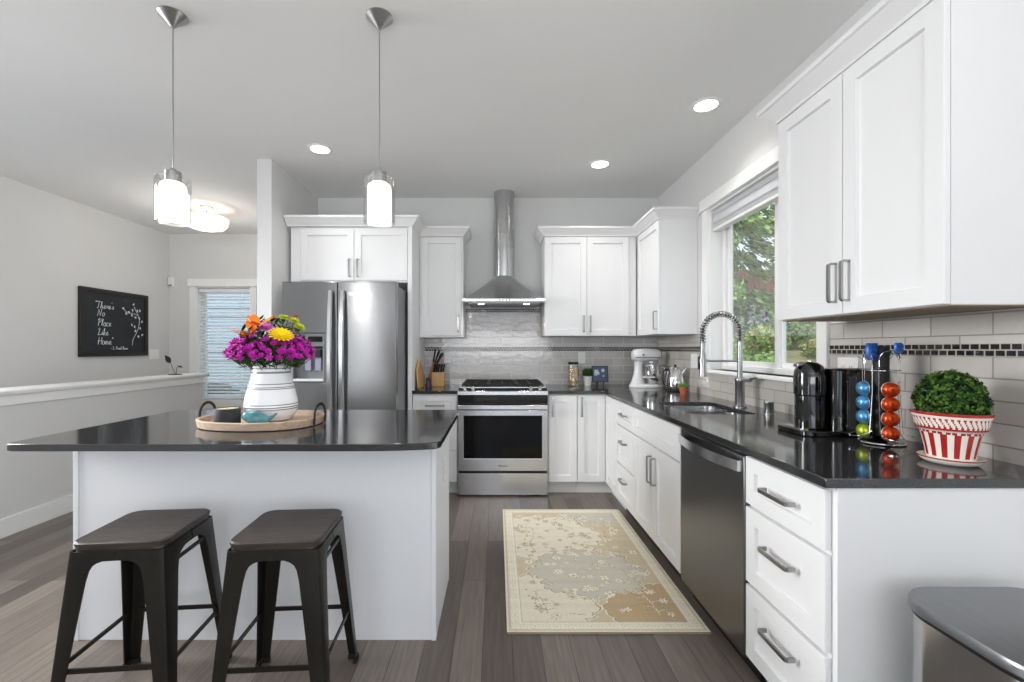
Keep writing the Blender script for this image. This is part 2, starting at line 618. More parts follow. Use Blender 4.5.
plain_window('added_window_6', YZ, (-2.4, -.2, .1, 2.4), XR + .1, XR + .13, 2)  # unseen, added for the fill lamp that lights the half wall
# half wall: cap and the flat trim below it, baseboard
bm = prism(new(), [(-3.56, .97), (-3.333, .97), (-3.325, .98), (-3.325, 1.0), (-3.335, 1.008), (-3.56, 1.008)], -3.2, 5.09, lambda u, v, w: (u, w, v))
obj('trim_1', bm, 'trim', kind=S, bevel=.003)
obj('trim_2', box(new(), -3.373, -3.355, -3.2, 5.052, .9, .97), 'trim', kind=S, bevel=.002)
obj('baseboard_left', box(new(), -3.373, -3.358, -3.2, 5.05, 0, .132), 'trim', kind=S, bevel=.004)

# backsplash, each run its own piece under its wall, with the dark mosaic bands
def splash_x(x0, x1, z0, z1, bands):
    t = .008
    z = z0
    for b0, b1 in bands + [(z1, z1)]:
        if b0 > z:
            obj('backsplash', box(new(), x0, x1, YB - t, YB - .0005, z, b0), 'tile_x', wb)
        if b1 > b0:
            obj('mosaic_band', box(new(), x0, x1, YB - t - .002, YB - .0005, b0, b1), 'mos_x', wb)
        z = b1
B1 = (1.263, 1.307)
splash_x(-.744, -.324, .92, 1.395, [B1])
splash_x(-.3235, .4485, .92, 1.76, [B1, (1.663, 1.703)])
splash_x(.449, XR - .01, .92, 1.409, [B1])
def splash_y(y0, y1, z0, z1, band=None):
    t = .008
    if band:
        obj('backsplash', box(new(), XR - t, XR - .0005, y0, y1, z0, band[0]), 'tile_y', wr)
        obj('mosaic_band', box(new(), XR - t - .002, XR - .0005, y0, y1, band[0], band[1]), 'mos_y', wr)
        z0 = band[1]
    obj('backsplash', box(new(), XR - t, XR - .0005, y0, y1, z0, z1), 'tile_y', wr)
splash_y(3.545, YB - .011, .92, 1.408, B1)
splash_y(2.19, 3.545, .92, 1.098)
splash_y(1.25, 2.19, .92, 1.415, B1)

# kitchen window
w1 = struct_root('window_1', (XR, 2.855, WZ0))
obj('jamb', holed(new(), (WY0, WY1, WZ0, WZ1), (WY0 + .012, WY1 - .012, WZ0 + .012, WZ1 - .012), XR - .004, XR + .15, YZ), 'trim', w1)
obj('frame', holed(new(), (WY0 + .013, WY1 - .013, WZ0 + .013, WZ1 - .013), (WY0 + .055, WY1 - .055, WZ0 + .05, WZ1 - .05), 1.755, 1.815, YZ), 'trim', w1, bevel=.003)
for a, b, x in ((2.765, 3.385, 1.772), (2.325, 2.80, 1.79)):
    sash = obj('sash', holed(new(), (a, b, WZ0 + .045, WZ1 - .045), (a + .045, b - .045, WZ0 + .045 + .04, WZ1 - .09), x, x + .022, YZ), 'trim', w1, bevel=.003)
    obj('pane', box(new(), x + .009, x + .013, a + .04, b - .04, WZ0 + .08, WZ1 - .085), 'pane', sash)
cs = new()
obj('casing', box(new(), XR - .02, XR, WY1, WY1 + .095, WZ0 - .012, WZ1 + .005), 'trim', w1, bevel=.002)
obj('casing', box(new(), XR - .02, XR, WY0 - .07, WY0, WZ0 - .012, WZ1 + .005), 'trim', w1, bevel=.002)
obj('head_casing', prism(new(), [(XR, 2.38), (XR - .036, 2.38), (XR - .036, 2.392), (XR - .024, 2.396), (XR - .024, 2.478), (XR, 2.478)], 2.17, 3.575, lambda u, v, w: (u, w, v)), 'trim', w1)
obj('sill', prism(new(), [(XR + .09, WZ0 + .012), (XR - .022, WZ0 + .012), (XR - .028, WZ0 + .004), (XR - .028, WZ0 - .012), (XR - .009, WZ0 - .015), (XR - .001, WZ0 - .015), (XR - .001, WZ0 + .001), (XR + .09, WZ0 + .001)], WY0 + .013, WY1 - .013, lambda u, v, w: (u, w, v)), 'trim', w1)
# stacked fabric shade at the head of the window
sh = thing('fabric_blind', 'pale grey fabric shade drawn up at the head of the window over the sink', 'window shade', (XR + .05, 2.855, 2.2))
obj('headrail', box(new(), XR + .02, XR + .085, WY0 + .015, WY1 - .015, 2.325, 2.361), 'shade', sh, bevel=.004)
bm = prism(new(), [(XR + .025, 2.325), (XR + .012, 2.30), (XR + .012, 2.262), (XR + .026, 2.25), (XR + .012, 2.24), (XR + .02, 2.222), (XR + .08, 2.222), (XR + .08, 2.325)], WY0 + .02, WY1 - .02, lambda u, v, w: (u, w, v))
obj('fabric_stack', bm, 'shade', sh)
obj('bottom_rail', box(new(), XR + .014, XR + .07, WY0 + .02, WY1 - .02, 2.2, 2.2215), 'trim', sh, bevel=.003)

# entry window
w2 = struct_root('window_2', (-3.73, YE, EZ0))
obj('jamb', holed(new(), (EX0, EX1, EZ0, EZ1), (EX0 + .012, EX1 - .012, EZ0 + .012, EZ1 - .012), YE - .004, YE + .16, XZ), 'trim', w2)
fr = obj('frame', holed(new(), (EX0 + .013, EX1 - .013, EZ0 + .013, EZ1 - .013), (EX0 + .05, EX1 - .05, EZ0 + .05, EZ1 - .05), YE + .11, YE + .15, XZ), 'trim', w2)
obj('pane', box(new(), EX0 + .045, EX1 - .045, YE + .128, YE + .132, EZ0 + .045, EZ1 - .045), 'pane', fr)
for a, b in ((EX0 - .085, EX0), (EX1, EX1 + .085)):
    obj('casing', box(new(), a, b, YE - .02, YE, EZ0 - .1, EZ1 + .003), 'trim', w2, bevel=.002)
obj('casing', box(new(), EX0, EX1, YE - .02, YE, EZ0 - .1, EZ0), 'trim', w2, bevel=.002)
obj('head_casing', prism(new(), [(YE, 2.13), (YE - .04, 2.13), (YE - .04, 2.145), (YE - .026, 2.15), (YE - .026, 2.237), (YE, 2.237)], EX0 - .105, EX1 + .105, lambda u, v, w: (w, u, v)), 'trim', w2)
bl = thing('window_blind', 'white horizontal slat blind lowered in the entry window', 'window blind', (-3.73, YE + .05, EZ0 + .02))
obj('headrail', box(new(), EX0 + .02, EX1 - .02, YE + .02, YE + .08, 2.06, 2.11), 'slat', bl, bevel=.003)
for i in range(33):
    z = 2.04 - i * .0435
    bm = new()
    for sgn in (0,):
        prism(bm, [(-.024, -.009), (0, .0035), (.024, .011), (.024, .013), (0, .0062), (-.024, -.0065)], EX0 + .022, EX1 - .022, lambda u, v, w, z=z: (w, YE + .05 + u, z + v))
    obj('slat', bm, 'slat', bl)
obj('bottom_rail', box(new(), EX0 + .022, EX1 - .022, YE + .025, YE + .075, .6, .62), 'slat', bl, bevel=.003)
for x in (EX0 + .13, EX1 - .13):
    obj('ladder_cord', box(new(), x - .004, x + .004, YE + .0215, YE + .0235, .61, 2.07), 'slat', bl)

# ------------------------------------------------------------------ cabinet makers
def FB(x, y, z):      # fronts that look along -Y
    return Matrix(((1, 0, 0, x), (0, 0, -1, y), (0, 1, 0, z), (0, 0, 0, 1)))

def FR(x, y, z):      # fronts that look along -X; u runs towards the camera
    return Matrix(((0, 0, -1, x), (-1, 0, 0, y), (0, 1, 0, z), (0, 0, 0, 1)))

def shaker(name, F, w, h, parent, rail=.058, t=.02, m='white', rec=.013):
    """five-piece front as one mesh: origin F is the lower corner of its back face"""
    bm = new()
    rail = min(rail, h * .3)
    def q(a, b, c, d, z):
        return [bm.verts.new(F @ Vector(p)) for p in ((a, c, z), (b, c, z), (b, d, z), (a, d, z))]
    e = .0018
    A, B = q(0, w, 0, h, .001), q(0, w, 0, h, t - e)
    D = q(e, w - e, e, h - e, t)
    E = q(rail, w - rail, rail, h - rail, t)
    G = q(rail + .0025, w - rail - .0025, rail + .0025, h - rail - .0025, t - rec)
    for X, Y in ((A, B), (B, D), (D, E), (E, G)):
        for j in range(4):
            k = (j + 1) % 4
            bm.faces.new((X[j], X[k], Y[k], Y[j]))
    bm.faces.new(A[::-1])
    bm.faces.new(G)
    return obj(name, bm, m, parent, smooth=.3)

def pull(F, u, v, L, vertical, parent, t=.02, flip=1):
    """flat bar pull on two bent ends, one strip of metal"""
    d = .03
    if vertical:
        P = [(u, v - L / 2, t), (u, v - L / 2, t + d), (u, v + L / 2, t + d), (u, v + L / 2, t)]
    else:
        P = [(u - L / 2, v, t), (u - L / 2, v, t + d), (u + L / 2, v, t + d), (u + L / 2, v, t)]
    P = [Vector(p) for p in P]
    ax = (P[2] - P[1]).normalized()
    pts = [P[0], P[1] + Vector((0, 0, -.006)), P[1] + ax * .004 + Vector((0, 0, -.001)), P[1] + ax * .012, P[2] - ax * .012, P[2] - ax * .004 + Vector((0, 0, -.001)), P[2] + Vector((0, 0, -.006)), P[3]]
    side = (1, 0, 0) if vertical else (0, 1, 0)
    bm = tube(new(), [F @ p for p in pts], 1, sect=[(-.0068, -.004), (.0068, -.004), (.0068, .004), (-.0068, .004)], up=F.to_3x3() @ Vector(side))
    return obj('handle', bm, 'nickel', parent, smooth=.3)

ZT, ZC = .108, .892      # toe height, underside of the counter
H3 = ((.700, .878, .789), (.402, .686, .56), (.114, .388, .27))     # three drawer fronts: z0, z1, pull height

# ---- right-hand run
xf = .975                 # carcass front of the right run; fronts stand 2 cm proud
def base_right(name, label, y0, y1, toe='toe_shade'):
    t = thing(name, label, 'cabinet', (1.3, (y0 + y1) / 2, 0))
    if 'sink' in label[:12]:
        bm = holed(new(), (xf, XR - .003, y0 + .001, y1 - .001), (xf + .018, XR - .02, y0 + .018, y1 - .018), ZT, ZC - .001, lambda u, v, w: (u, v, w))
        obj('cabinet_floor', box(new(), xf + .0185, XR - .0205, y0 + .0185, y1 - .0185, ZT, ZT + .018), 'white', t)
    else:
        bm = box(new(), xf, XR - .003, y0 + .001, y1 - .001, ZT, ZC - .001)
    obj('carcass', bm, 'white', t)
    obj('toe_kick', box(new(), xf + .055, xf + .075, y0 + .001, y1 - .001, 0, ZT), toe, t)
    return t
nb = base_right('base_cabinet', 'white three-drawer base cabinet at the open end of the counter, beside the trash can', 1.278, 1.692)
for z0, z1, zp in H3:
    F = FR(xf, 1.690, z0)
    d = shaker('drawer', F, .408, z1 - z0, nb)
    pull(F, .204, zp - z0 - (.0 if z1 > .8 else -.02), .15, False, d)
obj('end_panel', box(new(), xf - .002, XR - .003, 1.258, 1.276, 0, ZC - .001), 'white', nb, bevel=.0015)

sb = base_right('base_cabinet', 'white sink base cabinet with two tall doors and a false front, left of the dishwasher', 2.294, 3.076)
F = FR(xf, 3.073, H3[0][0])
shaker('false_front', F, .776, .178, sb)
for i in range(2):
    F = FR(xf, 3.073 - i * .3895, .114)
    d = shaker('door', F, .3865, .572, sb)
    pull(F, .3865 - .032 if i == 0 else .032, .43, .16, True, d)

db = base_right('base_cabinet', 'white narrow three-drawer base cabinet left of the sink cabinet', 3.078, 3.508)
for z0, z1, zp in H3:
    F = FR(xf, 3.504, z0)
    d = shaker('drawer', F, .423, z1 - z0, db)
    pull(F, .2, zp - z0 - (.0 if z1 > .8 else -.02), .13, False, d)

# ---- corner cabinet with two hinged leaves
yf = 3.895                # carcass front of the back run
cc = thing('base_cabinet', 'white corner base cabinet with two leaves meeting at the inside corner, below the stand mixer', 'cabinet', (1.2, 4.1, 0))
L = [(.709, YB - .003), (.709, yf), (xf, yf), (xf, 3.511), (XR - .003, 3.511), (XR - .003, YB - .003)]
obj('carcass', prism(new(), L, ZT, ZC - .001), 'white', cc)
obj('toe_kick', prism(new(), [(.709, yf + .07), (.709, yf + .05), (xf + .055, yf + .05), (xf + .055, 3.511), (xf + .075, 3.511), (xf + .075, yf + .07)], 0, ZT), 'toe', cc)
F = FB(.711, yf, .114)
d = shaker('door', F, .241, .764, cc)
pull(F, .034, .66, .16, True, d)
shaker('door', FR(xf, yf - .024, .114), .357, .764, cc)

# ---- back run
nc = thing('base_cabinet', 'white narrow one-door base cabinet immediately right of the range', 'cabinet', (.58, 4.2, 0))
obj('carcass', box(new(), .449, .707, yf, YB - .003, ZT, ZC - .001), 'white', nc)
obj('toe_kick', box(new(), .449, .707, yf + .05, yf + .07, 0, ZT), 'toe', nc)
F = FB(.457, yf, .114)
d = shaker('door', F, .247, .764, nc)
pull(F, .03, .66, .16, True, d)

lc = thing('base_cabinet', 'white base cabinet between refrigerator and range, below the knife block', 'cabinet', (-.55, 4.2, 0))
obj('carcass', box(new(), -.744, -.349, yf, YB - .003, ZT, ZC - .001), 'white', lc)
obj('toe_kick', box(new(), -.744, -.349, yf + .05, yf + .07, 0, ZT), 'toe', lc)
F = FB(-.738, yf, .700)
d = shaker('drawer', F, .385, .178, lc)
pull(F, .19, .089, .16, False, d)
for z0, z1, zp in H3[1:]:
    F = FB(-.738, yf, z0)
    d = shaker('drawer', F, .385, z1 - z0, lc)
    pull(F, .19, zp - z0 + .02, .16, False, d)

# ---- upper cabinets and their crowns
def crown(name, path, i0, i1, z0, z1, pr, parent, m='white'):
    """moulding along path[i0..i1], mitred as part of the whole path; outward is to the right of travel"""
    P = [Vector((x, y)) for x, y in path]
    nrm = []
    for a, b in zip(P, P[1:]):
        d = (b - a).normalized()
        nrm.append(Vector((d.y, -d.x)))
    prof = [(0, z0), (.006, z0), (.010, z0 + .012), (pr - .010, z1 - .024), (pr, z1 - .020), (pr, z1), (0, z1)]
    rings = []
    for i in range(i0, i1 + 1):
        cut = .0006 if 0 < i == i0 else 0
        if i == 0:
            o = nrm[0]
        elif i == len(P) - 1:
            o = nrm[-1]
        else:
            o = (nrm[i - 1] + nrm[i]) / (1 + nrm[i - 1].dot(nrm[i]))
        tv = (P[i + 1] - P[i]).normalized() * cut if cut else Vector((0, 0))
        rings.append([Vector((P[i].x + o.x * d + tv.x, P[i].y + o.y * d + tv.y, z)) for d, z in prof])
    return obj(name, loft(new(), rings), m, parent, smooth=.3)

ZU0, ZU1, ZCR = 1.41, 2.362, 2.446
# right wall, near
u1 = thing('upper_cabinet', 'large white two-door upper cabinet on the window wall, above the coffee machine', 'cabinet', (1.5, 1.7, ZU0 + .01))
obj('carcass', box(new(), 1.359, XR - .003, 1.317, 2.098, ZU0 + .012, ZU1), 'white', u1)
obj('underside', box(new(), 1.362, XR - .004, 1.32, 2.095, ZU0 + .008, ZU0 + .0118), 'underside', u1)
for i in range(2):
    F = FR(1.359, 2.096 - i * .391, ZU0 + .014)
    d = shaker('door', F, .387, ZU1 - ZU0 - .018, u1, rail=.06)
    pull(F, .387 - .03 if i == 0 else .03, .125, .15, True, d)
crown('crown_molding', [(XR - .003, 2.098), (1.341, 2.098), (1.341, 1.317), (XR - .003, 1.317)], 0, 3, ZU1, ZCR, .064, u1)
# right back corner
u2 = thing('upper_cabinet', 'white one-door upper cabinet on the window wall, in the corner above the mixer', 'cabinet', (1.5, 4.0, ZU0))
obj('carcass', box(new(), 1.359, XR - .003, 3.649, YB - .003, ZU0, ZU1), 'white', u2)
F = FR(1.359, 4.20, ZU0 + .002)
d = shaker('door', F, .549, ZU1 - ZU0 - .006, u2)
pull(F, .549 - .035, .115, .15, True, d)
u3 = thing('upper_cabinet', 'white two-door upper cabinet on the range wall, right of the hood', 'cabinet', (.85, 4.4, ZU0))
obj('carcass', box(new(), .455, 1.336, 4.23, YB - .003, ZU0, ZU1), 'white', u3)
for i in range(2):
    F = FB(.459 + i * .402, 4.23, ZU0 + .002)
    d = shaker('door', F, .399, ZU1 - ZU0 - .006, u3)
    pull(F, .399 - .03 if i == 0 else .03, .115, .15, True, d)
pth = [(.45, YB - .003), (.45, 4.21), (1.339, 4.21), (1.339, 3.649), (XR - .003, 3.649)]
crown('crown_molding', pth, 0, 2, ZU1, ZCR, .064, u3)
crown('crown_molding', pth, 2, 4, ZU1, ZCR, .064, u2)
# left of the hood
u4 = thing('upper_cabinet', 'white one-door upper cabinet between hood and refrigerator', 'cabinet', (-.53, 4.4, ZU0))
obj('carcass', box(new(), -.744, -.325, 4.23, YB - .003, ZU0 - .012, ZU1), 'white', u4)
F = FB(-.72, 4.23, ZU0 + .004)
d = shaker('door', F, .38, ZU1 - ZU0 - .01, u4)
pull(F, .38 - .03, .115, .15, True, d)
# over the refrigerator
u5 = thing('refrigerator_cabinet', 'white two-door cabinet bridging over the refrigerator, with a full-height side panel', 'cabinet', (-1.28, 4.2, 0))
obj('carcass', box(new(), -1.822, -.785, 3.89, YB - .003, 1.875, ZU1), 'white', u5)
obj('side_panel', box(new(), -.7845, -.746, 3.868, YB - .003, 0, ZU1), 'white', u5, bevel=.0015)
for i in range(2):
    F = FB(-1.728 + i * .472, 3.89, 1.888)
    d = shaker('door', F, .468, .46, u5)
    pull(F, .468 - .035 if i == 0 else .035, .11, .15, True, d)
pth = [(-1.846, 3.868), (-1.5, 3.868), (-.746, 3.868), (-.746, 4.21), (-.325, 4.21), (-.325, YB - .003)]
crown('crown_molding', pth, 0, 3, ZU1, ZCR, .064, u5)
crown('crown_molding', pth, 3, 5, ZU1, ZCR, .064, u4)

# ------------------------------------------------------------------ countertops and sink
ZK = .92
SX0, SX1, SY0, SY1 = 1.105, 1.475, 2.47, 3.05       # sink opening
def slab(outer, hole, z0, z1):
    bm = new()
    es = []
    for lp in (outer, hole):
        vs = [bm.verts.new((x, y, z0)) for x, y in lp]
        es += [bm.edges.new((vs[i], vs[(i + 1) % len(vs)])) for i in range(len(vs))]
    g = bmesh.ops.triangle_fill(bm, use_beauty=True, use_dissolve=False, edges=es)
    fs = [f for f in bm.faces]
    r = bmesh.ops.extrude_face_region(bm, geom=fs)
    bmesh.ops.translate(bm, vec=(0, 0, z1 - z0), verts=[v for v in r['geom'] if isinstance(v, bmesh.types.BMVert)])
    return bm
xe, ye = .9336, 3.849
o = obj('countertop', slab([(xe, 1.25), (XR - .002, 1.25), (XR - .002, YB - .002), (.4475, YB - .002), (.4475, ye), (xe, ye)], rrect(SX0, SX1, SY0, SY1, .05), ZC, ZK), 'quartz', smooth=.3, bevel=.0025)
tag(o, 'dark grey L-shaped quartz countertop with the sink, along the window wall', 'countertop')
o = obj('countertop', box(new(), -.744, -.3475, ye, YB - .002, ZC, ZK), 'quartz', smooth=.3, bevel=.0025)
tag(o, 'short dark quartz countertop between refrigerator and range', 'countertop')

sk = thing('kitchen_sink', 'undermount stainless double-bowl sink below the window', 'sink', (1.29, 2.775, .7))
def bowl(y0, y1):
    bm = new()
    A = [Vector((x, y, ZC - .001)) for x, y in rrect(SX0 - .002, SX1 + .002, y0, y1, .055)]
    B = [Vector((x, y, .73)) for x, y in rrect(SX0 + .004, SX1 - .004, y0 + .006, y1 - .006, .055)]
    D = [Vector((x, y, .705)) for x, y in rrect(SX0 + .03, SX1 - .03, y0 + .03, y1 - .03, .04)]
    loft(bm, [A, B, D], caps=False)
    bm.faces.new([v for v in bm.verts][-len(D):])
    return bm
for a, b in ((SY0 - .002, 2.765), (2.785, SY1 + .002)):
    k = obj('bowl', bowl(a, b), 'steel_h', sk)
    obj('drain', lathe(new(), [(0, .7062), (.03, .7062), (.042, .709), (.045, .7065)], (1.29, (a + b) / 2, 0), 24), 'chrome', k)
obj('divider', prism(new(), [(2.762, .80), (2.788, .80), (2.788, .872), (2.783, .878), (2.767, .878), (2.762, .872)], SX0 - .002, SX1 + .002, lambda u, v, w: (w, u, v)), 'chrome', sk)

# pull-down spring faucet
fx, fy = 1.535, 2.78
fa = thing('kitchen_faucet', 'tall brushed-steel spring faucet with pull-down head behind the sink', 'faucet', (fx, fy, ZK))
obj('base_flange', lathe(new(), [(.039, ZK), (.039, ZK + .006), (.033, ZK + .010), (0, ZK + .010)], (fx, fy, 0), 28), 'nickel', fa)
obj('body', lathe(new(), [(.028, ZK + .011), (.028, 1.078), (.031, 1.083), (.031, 1.10), (.027, 1.106), (0, 1.106)], (fx, fy, 0), 28), 'nickel', fa)
lv = obj('lever_hub', cyl(new(), (fx + .0, fy, 1.093), (fx + .07, fy, 1.093), .017, .017, 20), 'nickel', fa)
obj('lever', tube(new(), [(fx + .055, fy - .01, 1.098), (fx + .06, fy - .035, 1.104), (fx + .064, fy - .075, 1.112)], [.008, .007, .006], 10), 'nickel', lv)
obj('riser', cyl(new(), (fx, fy, 1.106), (fx, fy, 1.335), .0155, .0155, 16), 'nickel', fa)
def arch_pts(n):
    r = .1175
    P = []
    for i in range(n + 1):
        s = i / n
        tot = .055 + PI * r + .07
        d = s * tot
        if d < .055:
            P.append(Vector((fx, fy, 1.335 + d)))
        elif d < .055 + PI * r:
            a = (d - .055) / r
            P.append(Vector((fx - r + r * math.cos(a), fy, 1.39 + r * math.sin(a))))
        else:
            P.append(Vector((fx - 2 * r, fy, 1.39 - (d - .055 - PI * r))))
    return P
obj('hose', tube(new(), arch_pts(40), .007, 10), 'black', fa)
ap = arch_pts(700)
hx = []
for i, (p, (a, b)) in enumerate(zip(ap, frames(ap, up=(0, 1, 0)))):
    t = 2 * PI * 27 * i / 700
    hx.append(p + a * .0158 * math.cos(t) + b * .0158 * math.sin(t))
obj('spring', tube(new(), hx, .0046, 6), 'nickel', fa)
sxh = fx - .235
hd = obj('spray_head', lathe(new(), [(0, 1.335), (.014, 1.335), (.014, 1.27), (.02, 1.255), (.021, 1.15), (.024, 1.12), (.024, 1.113), (0, 1.113)], (sxh, fy, 0), 24), 'nickel', fa)
obj('spray_button', box(new(), sxh - .030, sxh - .019, fy - .008, fy + .008, 1.16, 1.24), 'black', hd, bevel=.003)
obj('support_arm', tube(new(), [(fx, fy, 1.212), (sxh + .022, fy, 1.212)], .0065, 12), 'nickel', fa)
obj('head_clip', lathe(new(), [(.0215, 1.2), (.0265, 1.2), (.0265, 1.224), (.0215, 1.224)], (sxh, fy, 0), 24), 'nickel', fa)
o = obj('air_gap', lathe(new(), [(0, ZK), (.03, ZK), (.03, ZK + .004), (.0245, ZK + .006), (.0245, ZK + .058), (.026, ZK + .06), (.026, ZK + .07), (.022, ZK + .074), (0, ZK + .074)], (1.53, 2.475, 0), 28), 'nickel')
tag(o, 'small brushed-steel air gap cap on the counter between faucet and coffee machine', 'air gap cap')

# ------------------------------------------------------------------ island
ki = thing('kitchen_island', 'long white kitchen island base with flat panel front, behind the two stools', 'kitchen island', (-1.07, 2.25, 0))
obj('body', box(new(), -1.85, -.290, 1.948, 2.46, 0, ZC - .001), 'island', ki)
for a, b in ((-1.872, -1.849), (-.2895, -.2685)):
    obj('corner_trim', box(new(), a, b, 1.942, 1.99, 0, ZC - .001), 'island', ki, bevel=.0015)
obj('end_panel', box(new(), -.2895, -.2705, 1.991, 2.44, 0, ZC - .001), 'island', ki, bevel=.001)
obj('end_trim', box(new(), -.2895, -.2685, 2.441, 2.462, 0, ZC - .001), 'island', ki, bevel=.0015)
ix0, ix1, iy0, iy1 = -1.92, -.226, 1.70, 2.66
fr_ = [(-.55, 1.700), (-.45, 1.703), (-.38, 1.709), (-.31, 1.720), (-.26, 1.733), (-.236, 1.745), (-.226, 1.762)]
lf = [(-.226, 2.62), (-.238, 2.648), (-.262, 2.66)]
bk = [(ix0 + .04, 2.66), (ix0 + .012, 2.648), (ix0, 2.62)]
fl = [(ix0, 1.74), (ix0 + .005, 1.722), (ix0 + .018, 1.708), (ix0 + .04, 1.701), (ix0 + .08, 1.700)]
o = obj('island_countertop', prism(new(), fr_ + lf + bk + fl, ZC, ZK), 'quartz', smooth=.4, bevel=.0025)
tag(o, 'dark grey quartz island countertop with rounded corners, under the flower tray', 'countertop')

# ------------------------------------------------------------------ dishwasher
dw = thing('dishwasher', 'dark steel dishwasher with bowed silver handle between drawers and sink cabinet', 'dishwasher', (1.3, 1.993, 0))
obj('tub', box(new(), .985, XR - .003, 1.697, 2.289, .09, ZC - .012), 'black', dw)
obj('toe_kick', box(new(), 1.02, 1.04, 1.697, 2.289, .0, .09), 'black', dw)
obj('door', box(new(), .955, .984, 1.7, 2.286, .094, .872), 'slate', dw, bevel=.004)
obj('control_strip', box(new(), .957, .984, 1.7, 2.286, .8735, .886), 'black', dw, bevel=.002)
pts = []
for i in range(25):
    s = i / 24
    y = 2.268 - s * .552
    b = 1 - (2 * s - 1) ** 2
    pts.append(Vector((.953 - .014 - .032 * b, y, .832)))
pts = [Vector((.956, 2.268, .832))] + pts + [Vector((.956, 1.716, .832))]
obj('handle', tube(new(), pts, 1, sect=[(-.021, -.004), (.021, -.004), (.021, .004), (-.021, .004)], up=(0, 0, 1)), 'hsteel', dw, smooth=.3)

# ------------------------------------------------------------------ range
rx0, rx1, ry = -.343, .4446, 3.83
rc = (rx0 + rx1) / 2
ra = thing('kitchen_range', 'stainless slide-in gas range with black oven window under the hood', 'range', (rc, 4.18, 0))
obj('body', box(new(), rx0 + .002, rx1 - .002, ry + .045, YB - .012, .02, .884), 'black', ra)
obj('drawer', box(new(), rx0 + .002, rx1 - .002, ry, ry + .044, .012, .203), 'steel_h', ra, bevel=.004)
door = obj('oven_door', holed(new(), (rx0 + .004, rx1 - .004, .222, .752), (rx0 + .052, rx1 - .052, .332, .705), ry, ry + .04, XZ), 'steel_h', ra, bevel=.003)
obj('window', box(new(), rx0 + .053, rx1 - .053, ry + .004, ry + .038, .333, .704), 'bglass', door)
obj('upper_door', box(new(), rx0 + .002, rx1 - .002, ry + .008, ry + .044, .756, .881), 'bgloss', ra, bevel=.003)
hp = [(rx0 + .03, ry + .012, .782), (rx0 + .03, ry - .03, .782)]
hb = obj('door_handle', box(new(), rx0 + .004, rx1 - .004, ry - .045, ry - .028, .763, .802), 'steel_h', ra, bevel=.004)
for x in (rx0 + .06, rx1 - .06):
    obj('handle_post', box(new(), x - .012, x + .012, ry - .0285, ry + .009, .772, .793), 'steel_h', hb)
obj('front_lip', prism(new(), [(ry, .886), (ry, .914), (ry + .008, .9195), (ry + .02, .9205), (ry + .045, .9205), (ry + .045, .886)], rx0, rx1, lambda u, v, w: (w, u, v)), 'steel_h', ra, smooth=.4)
obj('control_panel', prism(new(), [(ry + .021, .921), (ry + .046, .943), (ry + .058, .943), (ry + .058, .886), (ry + .046, .886), (ry + .046, .921)], rx0 + .012, rx1 - .012, lambda u, v, w: (w, u, v)), 'bgloss', ra, smooth=.3)
ct = obj('cooktop', prism(new(), [(ry + .0585, .886), (ry + .0585, .944), (ry + .066, .950), (YB - .012, .950), (YB - .012, .886)], rx0 + .004, rx1 - .004, lambda u, v, w: (w, u, v)), 'bgloss', ra, smooth=.3)
obj('trim_strip', box(new(), rx0 + .012, rx1 - .012, ry + .047, ry + .0575, .9435, .950), 'steel_h', ra)
for dx in (-.335, -.262, .245, .325, -.008):
    if dx == -.008:
        continue
    x = rc + dx
    k = obj('knob', tube(new(), [(x, ry + .040, .926), (x, ry + .022, .942), (x, ry + .016, .947)], [.021, .019, .016], 20), 'chrome', ra)
    obj('grip', tube(new(), [(x, ry + .017, .946), (x, ry + .006, .956)], .007, 8), 'chrome', k)
bm = new()
a, b = Vector((0, ry + .0225, .9224)), Vector((0, ry + .0455, .9426))
nn = Vector((0, -.66, .75)) * .0012
v = [bm.verts.new(p + nn + Vector((x, 0, 0))) for p, x in ((a.lerp(b, .15), rc - .13), (a.lerp(b, .15), rc + .13), (a.lerp(b, .85), rc + .13), (a.lerp(b, .85), rc - .13))]
bm.faces.new(v)
obj('display', bm, mat('display_glass', '#1b2233', .1), ra)
for gx0, gx1 in ((rx0 + .03, rc - .128), (rc - .122, rc + .122), (rc + .128, rx1 - .03)):
    bm = new()
    y0, y1, z0, z1 = ry + .085, YB - .05, .962, .974
    holed(bm, (gx0, gx1, y0, y1), (gx0 + .013, gx1 - .013, y0 + .013, y1 - .013), z0, z1, lambda u, v, w: (u, v, w))
    xm = (gx0 + gx1) / 2
    box(bm, xm - .006, xm + .006, y0 + .005, y1 - .005, z0 + .001, z1 + .002)
    for yy in (y0 + .15, y0 + .3, y0 + .45):
        box(bm, gx0 + .005, gx1 - .005, yy - .006, yy + .006, z0 + .002, z1 + .001)
    for px in (gx0 + .006, gx1 - .006):
        for py in (y0 + .006, y1 - .006):
            box(bm, px - .006, px + .006, py - .006, py + .006, .9505, z0 + .002)
    g = obj('grate', bm, 'iron', ct)
for x, y in ((rx0 + .14, ry + .2), (rx1 - .14, ry + .2), (rx0 + .14, YB - .18), (rx1 - .14, YB - .18), (rc, 4.2)):
    obj('burner', lathe(new(), [(.045, .9503), (.045, .958), (.032, .96), (.032, .966), (0, .967)], (x, y, 0), 20), 'iron', ct)
for x in (rx0 + .04, rx1 - .04):
    obj('foot', lathe(new(), [(0, 0), (.02, 0), (.02, .0205), (0, .0205)], (x, ry + .1, 0), 12), 'black', ra)
text('logo', 'Whirlpool', .021, 'logo_d', door, (rc, ry - .0008, .268), (R(90), 0, 0), .25)

